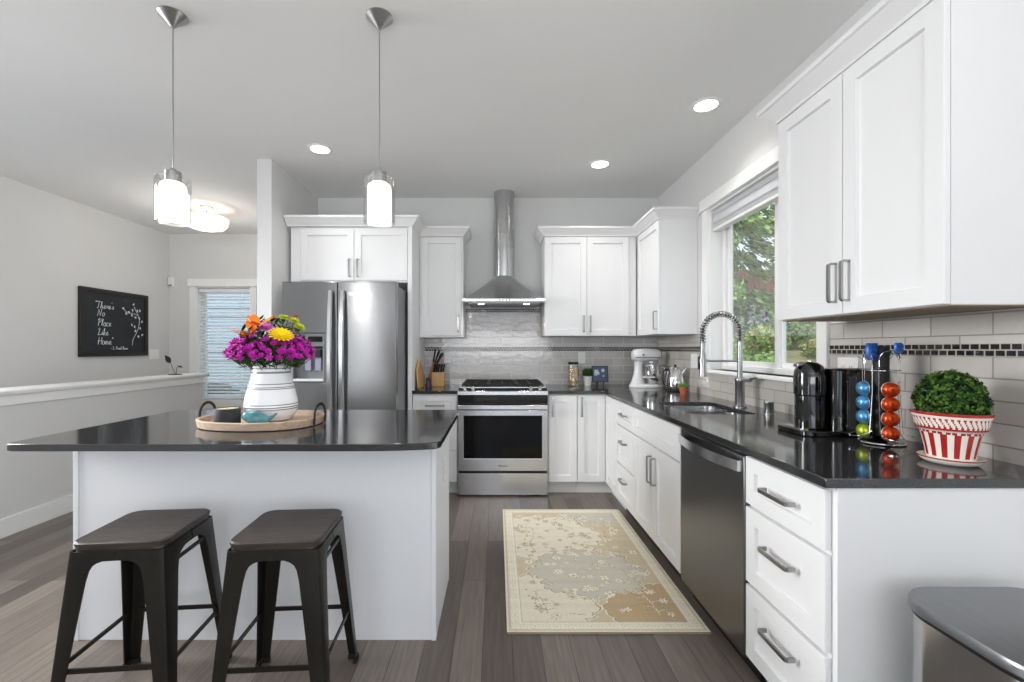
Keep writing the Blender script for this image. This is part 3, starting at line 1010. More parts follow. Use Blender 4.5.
# ------------------------------------------------------------------ hood
hx0, hx1, hy = -.320, .449, 4.05
hc = .070
ho = thing('range_hood', 'stainless chimney range hood with flared canopy on the tiled wall above the range', 'range hood', (hc, 4.4, 1.71))
def hring(t):
    s = 1 - t
    f = s ** 1.12
    x0 = hc - .107 + (hx0 + .02 - hc + .107) * f
    x1 = hc + .107 + (hx1 - .02 - hc - .107) * f
    y0 = 4.30 + (hy + .012 - 4.30) * (s ** 1.35)
    z = 1.752 + .252 * t
    return x0, x1, y0, z
def rr_front(x0, x1, y0, z, r, n=8):
    """closed ring, front corners rounded"""
    pts = [Vector((x1, YB - .011, z)), Vector((x0, YB - .011, z))]
    for i in range(n + 1):
        t = R(180 + 90 * i / n)
        pts.append(Vector((x0 + r + r * math.cos(t), y0 + r + r * math.sin(t), z)))
    for i in range(n + 1):
        t = R(270 + 90 * i / n)
        pts.append(Vector((x1 - r + r * math.cos(t), y0 + r + r * math.sin(t), z)))
    return pts
rings = []
for i in range(13):
    t = i / 12
    x0, x1, y0, z = hring(t)
    rings.append(rr_front(x0, x1, y0, z, .012 + .088 * t))
obj('canopy', loft(new(), rings), 'hood', ho, smooth=.5)
rim = obj('rim', prism(new(), [(hx0, hy), (hx1, hy), (hx1, YB - .011), (hx0, YB - .011)], 1.722, 1.7515), 'steel_h', ho, bevel=.003)
obj('filter', box(new(), hx0 + .05, hx1 - .05, hy + .05, YB - .06, 1.712, 1.7215), 'slate', ho)
for x in (hx0 + .17, hx1 - .17):
    obj('hood_lamp', lathe(new(), [(0, 1.7095), (.026, 1.7095), (.03, 1.7118)], (x, hy + .12, 0), 20), 'lens', ho)
    lamp('SPOT', 'hood_light', (x, hy + .12, 1.70), (0, 0, 0), 3, (1, .95, .88), spot_size=R(140), spot_blend=.8, shadow_soft_size=.025)
obj('lower_duct', loft(new(), [rr_front(hc - .107, hc + .107, 4.30, z, .1) for z in (2.003, 2.56)]), 'hood', ho, smooth=.5)
obj('upper_duct', loft(new(), [rr_front(hc - .102, hc + .102, 4.306, z, .097) for z in (2.5605, CEIL - .001)]), 'hood', ho, smooth=.5)
for i in range(4):
    obj('button', lathe(new(), [(0, 0), (.006, 0), (.006, .004), (0, .004)], (hc - .045 + i * .03, hy - .0, 1.737), 12, rot=Matrix.Rotation(R(90), 3, 'X')), 'black', rim)

# ------------------------------------------------------------------ refrigerator
gx0, gx1, gy = -1.71, -.803, 3.50
re = thing('refrigerator', 'stainless French-door refrigerator with water dispenser, behind the flowers', 'refrigerator', ((gx0 + gx1) / 2, 3.95, 0))
M['fside'] = mat('fridge_side_grey', '#8d8f92', .45, .5)
obj('body', box(new(), gx0 + .004, gx1 - .004, gy + .075, YB - .02, .03, 1.80), 'fside', re, bevel=.004)
xm = -1.2695
def fdoor(name, x0, x1, z0, z1, hole=None):
    if hole:
        bm = holed(new(), (x0, x1, z0, z1), hole, gy, gy + .07, XZ)
    else:
        bm = box(new(), x0, x1, gy, gy + .07, z0, z1)
    return obj(name, bm, 'steel', re, smooth=.3, bevel=.007)
hz = (-1.632, -1.37, 1.02, 1.408)
d1 = fdoor('door', gx0, xm - .002, .705, 1.823, hz)
d2 = fdoor('door', xm + .002, gx1, .705, 1.823)
fz = [fdoor('freezer_drawer', gx0, gx1, .40, .699), fdoor('freezer_drawer', gx0, gx1, .06, .394)]
for x, d in ((xm - .048, d1), (xm + .048, d2)):
    P = [Vector((x, gy + .002, 1.745))]
    for i in range(21):
        s = i / 20
        P.append(Vector((x, gy - .028 - .034 * (1 - (2 * s - 1) ** 2), 1.745 - s * .98)))
    P.append(Vector((x, gy + .002, .765)))
    obj('handle', tube(new(), P, 1, sect=[(-.019, -.006), (-.012, .007), (.012, .007), (.019, -.006)], up=(1, 0, 0)), 'hsteel', d, smooth=.4)
for f, z in ((fz[0], .64), (fz[1], .335)):
    P = [Vector((gx0 + .07, gy + .002, z))] + [Vector((gx0 + .07 + .767 * i / 12, gy - .03 - .02 * (1 - (i / 6 - 1) ** 2), z)) for i in range(13)] + [Vector((gx1 - .07, gy + .002, z))]
    obj('handle', tube(new(), P, 1, sect=[(-.016, -.006), (.016, -.006), (.011, .007), (-.011, .007)], up=(0, 0, 1)), 'steel', f, smooth=.4)
a, b, c, e = hz
dp = obj('dispenser', holed(new(), (a, b, c, e), (a + .012, b - .012, c + .012, e - .012), gy - .003, gy + .066, XZ), 'ddark', d1, bevel=.002)
obj('recess', box(new(), a + .0125, b - .0125, gy + .06, gy + .066, c + .0125, e - .0125), 'ddark', d1)
obj('control_face', prism(new(), [(gy - .002, e - .0125), (gy + .006, e - .10), (gy + .059, e - .12), (gy + .059, e - .0125)], a + .0125, b - .0125, lambda u, v, w: (w, u, v)), 'ddark', d1)
obj('display', box(new(), a + .13, b - .02, gy - .004, gy + .003, e - .065, e - .022), 'bgloss', d1)
for x in (-1.515, -1.435):
    obj('paddle', prism(new(), [(gy + .03, c + .09), (gy + .024, c + .095), (gy + .03, c + .19), (gy + .036, c + .19)], x - .023, x + .023, lambda u, v, w: (w, u, v)), 'lilac', d1)
    obj('spout', box(new(), x - .02, x + .02, gy + .02, gy + .058, c + .2, e - .125), 'black', d1)
obj('drip_tray', box(new(), a + .0125, b - .0125, gy - .003, gy + .059, c + .0125, c + .028), 'logo', d1)
obj('hinge_cover', lathe(new(), [(.03, 1.8), (.03, 1.828), (.024, 1.834), (0, 1.834)], (gx1 - .035, gy + .11, 0), 16, sy=1.5), 'fside', re)
text('logo', 'Whirlpool', .044, 'logo', d2, (-1.095, gy - .0008, 1.722), (R(90), 0, 0), .15)

# ------------------------------------------------------------------ lamps
def recessed(x, y, label, e=14):
    t = thing('recessed_light', label, 'ceiling light', (x, y, CEIL - .008), group=None)
    obj('trim_ring', lathe(new(), [(.070, CEIL - .0005), (.070, CEIL - .006), (.086, CEIL - .008), (.094, CEIL - .0045), (.094, CEIL - .0005)], (x, y, 0), 36), 'trim', t)
    obj('lens', lathe(new(), [(0, CEIL - .004), (.0695, CEIL - .004), (.0695, CEIL - .001), (0, CEIL - .001)], (x, y, 0), 36), 'lens', t)
    lamp('SPOT', 'downlight', (x, y, CEIL - .02), (0, 0, 0), e, (1, .985, .965), spot_size=R(125), spot_blend=1, shadow_soft_size=.07)
DL = 36
recessed(-1.383, 3.438, 'round recessed ceiling light nearest the partition, above the refrigerator side', 18)
recessed(.870, 3.718, 'round recessed ceiling light over the aisle near the hood', DL)
recessed(1.338, 2.817, 'round recessed ceiling light above the sink by the window wall', 22)

def pendant(x, y, label):
    t = thing('pendant_light', label, 'pendant light', (x, y, 1.87), group='pendants over the island')
    ZT_ = 2.092
    obj('canopy', lathe(new(), [(0, CEIL - .001), (.062, CEIL - .001), (.062, CEIL - .004), (.014, CEIL - .05), (.008, CEIL - .056), (0, CEIL - .056)], (x, y, 0), 36), 'nickel', t, smooth=.5)
    P = [Vector((x, y, CEIL - .055)), Vector((x, y, 2.45)), Vector((x + .002, y, 2.3)), Vector((x, y, 2.12))]
    obj('cord', tube(new(), P, .0028, 8), 'nickel', t)
    obj('socket_cap', lathe(new(), [(0, 2.13), (.012, 2.13), (.016, 2.118), (.034, 2.116), (.034, 2.07), (.03, 2.066), (0, 2.066)], (x, y, 0), 28), 'nickel', t)
    obj('glass_cylinder', lathe(new(), [(.0345, 2.09), (.064, 2.09), (.072, 2.083), (.072, 1.878), (.0685, 1.878), (.0685, 2.08), (.063, 2.0865), (.0345, 2.0865), (.0345, 2.09)], (x, y, 0), 40), 'clear', t, smooth=.5)
    obj('opal_shade', lathe(new(), [(0, 2.0655), (.04, 2.0655), (.052, 2.055), (.055, 2.04), (.055, 1.9), (.052, 1.892), (.0, 1.892)], (x, y, 0), 32), 'opal', t)
    lamp('POINT', 'pendant_glow', (x, y, 1.84), (0, 0, 0), 7, (1, .96, .91), shadow_soft_size=.05)
    return t
pendant(-1.517, 2.06, 'glass cylinder pendant with white inner shade, hanging at the chalkboard side of the island')
pendant(-.553, 2.07, 'glass cylinder pendant with white inner shade, hanging in front of the refrigerator cabinet')

fx_, fy_ = -3.20, 4.85
fl_ = thing('flush_mount_light', 'round frosted ceiling light in the entry, partly behind a pendant', 'ceiling light', (fx_, fy_, 2.58))
obj('canopy', lathe(new(), [(0, CEIL - .001), (.07, CEIL - .001), (.07, CEIL - .02), (.02, CEIL - .035), (0, CEIL - .035)], (fx_, fy_, 0), 28), 'nickel', fl_)
obj('stem', cyl(new(), (fx_, fy_, CEIL - .034), (fx_, fy_, 2.60), .008), 'nickel', fl_)
obj('glass_bowl', lathe(new(), [(0, 2.735), (.2, 2.735), (.215, 2.72), (.205, 2.66), (.17, 2.62), (.09, 2.598), (0, 2.594)], (fx_, fy_, 0), 40), 'flush', fl_)
obj('finial', lathe(new(), [(0, 2.575), (.012, 2.58), (.014, 2.59), (0, 2.596)], (fx_, fy_, 0), 16), 'nickel', fl_)
lamp('POINT', 'entry_glow', (fx_, fy_, 2.79), (0, 0, 0), 3, (1, .93, .84), shadow_soft_size=.03)
lamp('POINT', 'entry_glow', (fx_, fy_, 2.45), (0, 0, 0), 12, (1, .96, .91), shadow_soft_size=.1)

# ------------------------------------------------------------------ stools
def make_stool(label, loc, rz):
    t = thing('counter_stool', label, 'stool', loc, rz, 'metal counter stools at the island', world=False)
    zt = .64
    A = [Vector((x, y, zt - .022)) for x, y in rrect(-.152, .152, -.152, .152, .045)]
    B = [Vector((x, y, zt - .004)) for x, y in rrect(-.155, .155, -.155, .155, .045)]
    D = [Vector((x, y, zt)) for x, y in rrect(-.150, .150, -.150, .150, .042)]
    E = [Vector((x, y, zt - .003)) for x, y in rrect(-.06, .06, -.06, .06, .03)]
    obj('seat', loft(new(), [A, B, D, E]), 'seatwood', t, smooth=.5)
    # apron of sheet metal
    def ring(s, z, r):
        return [Vector((x, y, z)) for x, y in rrect(-s, s, -s, s, r, 6)]
    obj('apron', loft(new(), [ring(.149, zt - .0225, .044), ring(.151, zt - .036, .042), ring(.155, zt - .062, .034), ring(.151, zt - .062, .033), ring(.147, zt - .036, .04), ring(.145, zt - .0225, .042)], caps=False, closed=True), 'gun', t, smooth=.6)
    for sx, sy in ((1, 1), (-1, 1), (-1, -1), (1, -1)):
        rings = []
        for z, wv in ((zt - .03, .1525), (zt - .061, .150), (zt - .0625, .115), (zt - .069, .097), (zt - .079, .084), (zt - .095, .076), (zt - .13, .070), (.4, .062), (.25, .052), (.1, .043), (.014, .038)):
            s = 1 - (z - .014) / (zt - .04)
            c = .1535 + (.198 - .1535) * s
            th = .005
            r = .02 - .008 * s
            o2 = [(c, c - wv), (c, c - r), (c - r * .3, c - r * .3), (c - r, c), (c - wv, c), (c - wv, c - th), (c - r, c - th), (c - r * .3 - th * .8, c - r * .3 - th * .8), (c - th, c - r), (c - th, c - wv)]
            rings.append([Vector((sx * x, sy * y, z)) for x, y in o2])
        lg = obj('leg', loft(new(), rings), 'gun', t, smooth=.5)
        c = .198
        obj('foot_cap', prism(new(), [(sx * (c - .040), sy * (c + .002)), (sx * (c + .002), sy * (c + .002)), (sx * (c + .002), sy * (c - .040)), (sx * (c - .012), sy * (c - .040)), (sx * (c - .012), sy * (c - .012)), (sx * (c - .040), sy * (c - .012))], 0, .018), 'rubber', lg)
    zl = .228
    cl = .1535 + (.198 - .1535) * (1 - zl / .6) - .004
    for q in range(4):
        m = Matrix.Rotation(q * PI / 2, 4, 'Z')
        P = [m @ Vector((-cl + .03, -cl + .004, zl)), m @ Vector((cl - .03, -cl + .004, zl))]
        obj('stretcher', tube(new(), P, 1, sect=[(-.008, -.003), (.008, -.003), (.008, .003), (-.008, .003)], up=(0, 0, 1)), 'gun', t)
    for sy in (-1, 1):
        P = [Vector((sy * .152, -.14, .548)), Vector((sy * .152, .14, .548))]
        obj('brace', tube(new(), P, 1, sect=[(-.007, -.003), (.007, -.003), (.007, .003), (-.007, .003)], up=(0, 0, 1)), 'gun', t)
    return t
st = make_stool('dark metal stool with wooden seat at the island, farther from the aisle', (-1.293, 1.63, 0), R(5))
dup(st, (-.765, 1.63, 0), R(3.5), 'dark metal stool with wooden seat at the island, beside the aisle and rug')

# ------------------------------------------------------------------ trash can
tc = thing('trash_can', 'stainless semi-round step trash can with grey lid, against the counter end panel', 'trash can', (1.27, 1.0, 0))
def dshape(s, z, n=14):
    """rounded back corners, bowed front"""
    x0, x1, y1, y0 = 1.052, 1.47, 1.188, .80
    xc, yc = (x0 + x1) / 2, (y0 + y1) / 2
    pts = []
    r = .10
    for cx, cy, a0 in ((x1 - r, y1 - r, 0), (x0 + r, y1 - r, 90)):
        for i in range(n + 1):
            t = R(a0 + 90 * i / n)
            pts.append((cx + r * math.cos(t), cy + r * math.sin(t)))
    for i in range(1, 2 * n):
        t = PI + PI * i / (2 * n)
        pts.append((xc + (x1 - xc) * math.copysign(abs(math.cos(t)) ** .6, math.cos(t)), .95 + .17 * math.copysign(abs(math.sin(t)) ** .9, math.sin(t))))
    return [Vector((xc + (x - xc) * s, yc + (y - yc) * s, z)) for x, y in pts]
obj('body', loft(new(), [dshape(.965, .03), dshape(.965, .612)]), 'hood', tc, smooth=.5)
obj('base', loft(new(), [dshape(.99, .0), dshape(.99, .028), dshape(.97, .0299)]), 'black', tc, smooth=.5)
obj('rim', loft(new(), [dshape(.975, .6125), dshape(.98, .622)]), 'black', tc, smooth=.5)
ld = obj('lid', loft(new(), [dshape(.99, .6225), dshape(1.0, .626), dshape(1.0, .642), dshape(.985, .648), dshape(.6, .652)]), mat('lid_steel', '#8a8b8d', .3, .9, vary=(.04, 3, (20, .5, 1))), tc, smooth=.5)
obj('pedal', box(new(), 1.22, 1.33, .82, .875, .012, .024), 'steel', tc, bevel=.003)

# ------------------------------------------------------------------ rug
def rug():
    x0, x1, y0, y1 = .045, .965, 1.985, 3.50
    nx, ny = 184, 303
    r2 = random.Random(5)
    Wd, Hh = x1 - x0, y1 - y0
    cream, tan, grey, brown, line, lt, olive = [lin(c) for c in ('#ebe2ce', '#d6c8aa', '#d3ccbd', '#c8b08c', '#b3a78c', '#f3ecda', '#b5a468')]
    def blob(u, v, cu, cv, a, b, k, amp):
        du, dv = (u - cu) / a, (v - cv) / b
        r = math.hypot(du, dv)
        t = math.atan2(dv, du)
        return r - 1 - amp * abs(math.cos(k * t / 2)) - amp * .45 * abs(math.sin(k * 2 * t)) + amp - .03 * math.sin(60 * u) * math.sin(55 * v)
    cells = {}
    def put(x, y, w, c):
        cells.setdefault((int(x / .02), int(y / .02)), []).append((x, y, w, c))
    def stroke(x, y, a, n, w, c, curl, twig=0):
        for i in range(n):
            put(x, y, w, c)
            a += curl + r2.uniform(-.18, .18)
            x += .007 * math.cos(a)
            y += .007 * math.sin(a)
            if twig and i % 6 == 3:
                stroke(x, y, a + (1.0 if (i // 6) % 2 else -1.0), 8, w * .85, c, .1 if (i // 6) % 2 else -.1)
                put(x + .05 * math.cos(a + 1), y + .05 * math.sin(a + 1), w * 2.2, olive if i % 4 else c)
    stroke(.20, .78, 1.62, 66, .003, line, .0, 1)
    stroke(.40, 1.36, -1.3, 40, .003, line, .02, 1)
    stroke(.42, .98, .5, 24, .003, line, -.04, 1)
    stroke(.20, .14, 1.4, 30, .003, line, .03, 1)
    stroke(.74, .12, 1.8, 34, .003, lt, .02, 1)
    stroke(.72, .95, 1.5, 50, .003, lt, .03, 1)
    for _ in range(18):
        stroke(r2.uniform(.12, .8), r2.uniform(.12, 1.4), r2.random() * 6.28, 14, .0026, line, r2.uniform(-.25, .25))
    motifs = [(r2.uniform(.09, Wd - .09), r2.uniform(.09, Hh - .09), r2.uniform(.012, .03), r2.randint(4, 8), r2.random() * 6, r2.random()) for _ in range(120)]
    bm = new()
    lay = bm.loops.layers.float_color.new('pattern')
    Vt = [[bm.verts.new((x0 + Wd * i / nx, y0 + Hh * j / ny, .011)) for i in range(nx + 1)] for j in range(ny + 1)]
    for j in range(ny):
        ab = 1 + .03 * math.sin(j * .35) * math.sin(j * .083 + 1)
        for i in range(nx):
            u, v = (i + .5) / nx * Wd, (j + .5) / ny * Hh
            e = min(u, Wd - u, v, Hh - v)
            if e < .012:
                c = cream
            elif e < .02:
                c = tan
            elif e < .062:
                s = (u if min(v, Hh - v) < min(u, Wd - u) else v)
                p_ = (s % .052) / .052 - .5
                q = (e - .041) / .021
                r = math.hypot(p_ * 1.6, q * .75)
                c = lt if .2 < r < .42 or abs(p_) > .44 else (line if r < .1 else cream)
            elif e < .068:
                c = lt
            elif e < .074:
                c = tan
            else:
                c = tan
                m1 = blob(u, v, .30, 1.02, .36, .37, 6, .16)
                m2 = blob(u, v, .47, .54, .33, .27, 8, .18)
                m3 = blob(u, v, .74, .17, .25, .25, 6, .16)
                m4 = blob(u, v, .16, .22, .30, .30, 6, .16)
                m5 = blob(u, v, .80, 1.40, .34, .2, 6, .16)
                for m_, fc in ((m5, grey), (m4, cream), (m3, brown), (m1, cream), (m2, grey)):
                    if m_ < 0:
                        c = fc if m_ < -.045 else (line if m_ < -.02 else lt)
                for mu, mv, mr, k, ph, tp in motifs:
                    du, dv = u - mu, v - mv
                    if abs(du) < mr * 1.5 and abs(dv) < mr * 1.5:
                        r = math.hypot(du, dv)
                        rr_ = mr * (.72 + .35 * math.cos(k * math.atan2(dv, du) + ph))
                        if r < rr_ * .3:
                            c = olive if tp < .3 else line
                        elif r < rr_:
                            c = (lt if c is not cream else tan)
                        elif r < rr_ + .0045 and tp > .5:
                            c = line
                ci, cj = int(u / .02), int(v / .02)
                for a_ in (-1, 0, 1):
                    for b_ in (-1, 0, 1):
                        for p in cells.get((ci + a_, cj + b_), ()):
                            if (p[0] - u) ** 2 + (p[1] - v) ** 2 < p[2] ** 2:
                                c = p[3]
            w = r2.uniform(.93, 1.05) * ab
            c = tuple(x * w for x in c[:3]) + (1,)
            f = bm.faces.new((Vt[j][i], Vt[j][i + 1], Vt[j + 1][i + 1], Vt[j + 1][i]))
            for l in f.loops:
                l[lay] = c
    # thickness
    edge = [Vt[0][i] for i in range(nx + 1)] + [Vt[j][nx] for j in range(1, ny + 1)] + [Vt[ny][i] for i in range(nx - 1, -1, -1)] + [Vt[j][0] for j in range(ny - 1, 0, -1)]
    low = [bm.verts.new((p.co.x, p.co.y, .0008)) for p in edge]
    for i in range(len(edge)):
        k = (i + 1) % len(edge)
        f = bm.faces.new((edge[i], low[i], low[k], edge[k]))
        for l in f.loops:
            l[lay] = tuple(x * .55 for x in tan[:3]) + (1,)
    m = mat('wool_rug', '#ffffff', .95, spec=.1, bump=(.3, 260, U1))
    a = m.node_tree.nodes.new('ShaderNodeVertexColor')
    a.layer_name = 'pattern'
    m.node_tree.links.new(a.outputs[0], m.node_tree.nodes['Principled BSDF'].inputs['Base Color'])
    o = obj('area_rug', bm, m, smooth=0)
    return tag(o, 'cream and beige floral area rug on the floor in front of the sink', 'rug')
rug()

# ------------------------------------------------------------------ switch and outlet plates
def plate(name, label, cat, F, w, h, kind='outlet'):
    """F: origin at the plate's centre on the wall"""
    o_ = F.to_translation()
    t = thing(name, label, cat, o_)
    bm = prism(new(), rrect(-w / 2, w / 2, -h / 2, h / 2, .006, 3), .0005, .0055)
    bmesh.ops.transform(bm, matrix=F, verts=bm.verts)
    obj('cover_plate', bm, 'plate', t, bevel=.001)
    n = max(1, round(w / .06))
    for i in range(n):
        u = (i - (n - 1) / 2) * .046
        bm = prism(new(), rrect(u - .0165, u + .0165, -.033, .033, .002, 2), .0056, .0075 if kind == 'outlet' else .009)
        bmesh.ops.transform(bm, matrix=F, verts=bm.verts)
        f = obj('receptacle' if kind == 'outlet' else 'rocker', bm, 'trim', t)
        if kind == 'outlet':
            for v in (-.016, .016):
                for du in (-.006, .006):
                    bm = box(new(), u + du - .001, u + du + .001, v - .004, v + .004, .0076, .0079)
                    bmesh.ops.transform(bm, matrix=F, verts=bm.verts)
                    obj('slot', bm, 'black', f)
    return t
yb_, xr_ = YB - .0085, XR - .0085
plate('wall_outlet', 'white outlet plate on the tiles behind the knife block', 'wall outlet', FB(-.508, yb_, 1.195), .075, .118)
plate('wall_outlet', 'white outlet plate on the tiles above the small white plant pot', 'wall outlet', FB(.875, yb_, 1.195), .078, .118)
plate('light_switch', 'white switch plate on the side-wall tiles behind the stand mixer', 'light switch', FR(xr_, 4.36, 1.195), .075, .118, 'switch')
plate('light_switch', 'white switch plate on the tiles left of the kitchen window, behind the faucet', 'light switch', FR(xr_, 3.69, 1.185), .12, .118, 'switch')
plate('wall_outlet', 'white outlet plate on the tiles behind the black coffee machine', 'wall outlet', FR(xr_, 2.075, 1.19), .12, .115)
FI = Matrix(((0, 0, 1, -.2704), (1, 0, 0, 2.25), (0, 1, 0, .675), (0, 0, 0, 1)))
plate('wall_outlet', 'white outlet plate on the end panel of the island', 'wall outlet', FI, .075, .118)
FL = Matrix(((0, 0, 1, XL), (1, 0, 0, 5.735), (0, 1, 0, 1.215), (0, 0, 0, 1)))
plate('light_switch', 'white double switch plate on the wall beside the chalkboard', 'light switch', FL, .16, .13, 'switch')
o = thing('motion_sensor', 'small white motion sensor on the wall left of the entry window', 'sensor', (-4.43, YE - .02, 2.19))
obj('housing', box(new(), -4.465, -4.39, YE - .045, YE - .0005, 2.13, 2.26), 'plate', o, bevel=.012)
obj('lens_strip', box(new(), -4.45, -4.405, YE - .049, YE - .0455, 2.135, 2.155), 'bandg', o)

# ------------------------------------------------------------------ chalkboard
cy0, cy1, cz0, cz1 = 4.69, 5.61, 1.2, 1.96
cb = thing('chalkboard', 'black-framed chalkboard with white handwriting on the far left wall', 'chalkboard', (XL + .01, 5.15, 1.58))
obj('frame', holed(new(), (cy0, cy1, cz0, cz1), (cy0 + .05, cy1 - .045, cz0 + .04, cz1 - .045), XL + .001, XL + .03, YZ), 'bframe', cb, bevel=.004)
bd = obj('slate', box(new(), XL + .002, XL + .016, cy0 + .0505, cy1 - .0455, cz0 + .0405, cz1 - .0455), 'board', cb)
obj('chalk_ledge', box(new(), XL + .0162, XL + .034, cy0 + .0505, cy1 - .0455, cz0 + .0405, cz0 + .052), 'bframe', cb)
def arc(cx, cy, rx, ry, a0, a1, n=8):
    return [(cx + rx * math.cos(R(a0 + (a1 - a0) * i / n)), cy + ry * math.sin(R(a0 + (a1 - a0) * i / n))) for i in range(n + 1)]
G = {
    'T': (.62, [[(0, .92), (.1, 1.0), (.6, .96)], [(.36, .98), (.3, .3), (.2, .02), (.08, .08)]]),
    'h': (.5, [[(.0, .05), (.16, .6), (.2, .95), (.13, .98), (.1, .5), (.1, 0)], [(.1, .25), (.25, .48), (.34, .4), (.34, .1), (.46, .05)]]),
    'e': (.42, [[(0, .15), (.22, .25), (.3, .38), (.2, .5), (.09, .38), (.08, .14), (.2, 0), (.42, .12)]]),
    'r': (.4, [[(0, .1), (.1, .42), (.12, .5), (.2, .42), (.3, .44), (.28, .1), (.4, .08)]]),
    's': (.36, [[(0, .08), (.2, .5), (.28, .2), (.2, .02), (.06, .06)]]),
    'N': (.7, [[(.02, 0), (.12, .95), (.42, .04), (.56, .95), (.64, 1.0)]]),
    'o': (.42, [arc(.2, .24, .17, .25, 80, 430, 12) + [(.42, .4)]]),
    'P': (.6, [[(.12, 0), (.2, .95)], [(.04, .8), (.2, 1.0), (.45, .95), (.5, .72), (.36, .5), (.16, .5)]]),
    'l': (.3, [[(0, .08), (.16, .6), (.2, .92), (.13, 1.0), (.08, .6), (.1, .08), (.3, .06)]]),
    'a': (.46, [arc(.19, .24, .16, .25, 40, 360, 10), [(.35, .46), (.34, .08), (.46, .06)]]),
    'c': (.38, [arc(.2, .24, .17, .25, 50, 320, 9)]),
    'L': (.6, [[(.1, .75), (.25, 1.0), (.3, .85), (.18, .3), (.06, .05), (.2, .02), (.58, .14)]]),
    'i': (.26, [[(0, .08), (.12, .48), (.12, .08), (.26, .06)], [(.14, .68), (.16, .72)]]),
    'k': (.44, [[(.0, .08), (.16, .7), (.18, 1.0), (.1, .9), (.1, 0)], [(.1, .22), (.3, .46), (.14, .26), (.34, .02), (.44, .06)]]),
    'H': (.7, [[(.1, 0), (.18, .98)], [(.55, .0), (.6, 1.0)], [(.02, .45), (.3, .52), (.7, .55)]]),
    'm': (.66, [[(0, .1), (.1, .48), (.12, 0)], [(.12, .3), (.24, .48), (.3, .4), (.3, 0)], [(.3, .3), (.42, .48), (.5, .38), (.5, .06), (.66, .1)]]),
    'F': (.55, [[(.14, 0), (.2, .98), (.55, 1.0)], [(.06, .5), (.45, .54)]]),
    'n': (.46, [[(0, .1), (.1, .48), (.12, 0)], [(.12, .3), (.26, .48), (.32, .36), (.32, .06), (.46, .1)]]),
    'B': (.55, [[(.12, 0), (.16, 1.0)], [(.1, 1.0), (.42, .9), (.36, .58), (.16, .52), (.48, .4), (.44, .08), (.1, 0)]]),
    'u': (.46, [[(0, .46), (.06, .08), (.2, .04), (.32, .44)], [(.32, .46), (.34, .06), (.46, .08)]]),
    "'": (.14, [[(.06, 1.0), (.02, .85)]]),
    '"': (.2, [[(.06, 1.02), (.03, .86)], [(.15, 1.02), (.12, .86)]]),
    '-': (.4, [[(.04, .4), (.3, .4)]]),
    '.': (.2, [[(.06, .0), (.08, .04)]]),
    ' ': (.3, []),
}
def handwrite(s, y, z, h, r):
    bm = new()
    u = 0
    for ch in s:
        adv, st_ = G[ch]
        for p in st_:
            tube(bm, [(XL + .0168, y + (u + a + .12 * b) * h, z + b * h) for a, b in p], r, 5)
        u += adv
    return bm
for s, y, z in (('"Theres', 4.875, 1.74), ('No', 4.905, 1.655), ('Place', 4.905, 1.545), ('Like', 4.905, 1.44), ('Home"', 4.905, 1.335)):
    h = .082
    if s.startswith('"T'):
        s = '"There' + "'" + 's'
        h = .08
    obj('chalk_writing', handwrite(s, y, z, h, .0029), 'chalk', bd)
obj('chalk_writing', handwrite('- L. Frank Baum', 5.075, 1.278, .036, .0022), 'chalk', bd)
bm = new()
tube(bm, [(XL + .0168, y, z) for y, z in ((5.375, 1.33), (5.385, 1.4), (5.43, 1.47), (5.47, 1.55), (5.485, 1.64), (5.45, 1.72), (5.40, 1.8))], .003, 5)
tube(bm, [(XL + .0168, y, z) for y, z in ((5.455, 1.7), (5.38, 1.72), (5.3, 1.72), (5.25, 1.76))], .003, 5)
for (y, z) in ((5.25, 1.76), (5.28, 1.70), (5.33, 1.74), (5.36, 1.69), (5.39, 1.76), (5.4, 1.82), (5.44, 1.75), (5.50, 1.76), (5.47, 1.66), (5.53, 1.62), (5.40, 1.55), (5.36, 1.57), (5.43, 1.5), (5.52, 1.47), (5.46, 1.43), (5.42, 1.66), (5.50, 1.55)):
    a = rnd.random() * 6.28
    for k in range(3):
        b = a + (k - 1) * .7
        tube(bm, [(XL + .0168, y, z), (XL + .0168, y + .012 * math.cos(b), z + .012 * math.sin(b)), (XL + .0168, y + .026 * math.cos(b), z + .026 * math.sin(b))], [.002, .0055, .0015], 5)
obj('chalk_drawing', bm, 'chalk', bd)

# ------------------------------------------------------------------ leaf ornament on the half wall
lo = thing('leaf_ornament', 'dark metal leaf ornament standing on the end of the half wall', 'ornament', (-3.45, 4.72, 1.008))
obj('base', lathe(new(), [(0, 1.0085), (.05, 1.0085), (.05, 1.014), (.02, 1.018), (0, 1.018)], (-3.45, 4.72, 0), 20, sx=1.4), 'iron', lo)
s1 = obj('stem', tube(new(), [(-3.45, 4.72, 1.016), (-3.475, 4.72, 1.07), (-3.50, 4.72, 1.13), (-3.545, 4.72, 1.17)], .003, 6), 'iron', lo)
def leafblade(bm, base, d, side, L, w, t=.004):
    base, d, side = Vector(base), Vector(d).normalized(), Vector(side).normalized()
    n = d.cross(side)
    rings = []
    for i in range(7):
        s = i / 6
        ww = max(.002, w * math.sin(PI * s ** .8) * .5)
        p = base + d * L * s
        rings.append([p - side * ww, p - n * t, p + side * ww, p + n * t])
    return loft(bm, rings)
obj('leaf', leafblade(new(), (-3.50, 4.72, 1.135), (-.6, .05, .75), (.75, .0, .6), .105, .06), 'iron', lo)
obj('stem', tube(new(), [(-3.44, 4.72, 1.016), (-3.44, 4.72, 1.06), (-3.425, 4.72, 1.10), (-3.39, 4.72, 1.105)], .003, 6), 'iron', lo)
obj('leaf', leafblade(new(), (-3.425, 4.72, 1.103), (.9, 0, -.25), (.25, 0, .9), .06, .018), 'iron', lo)

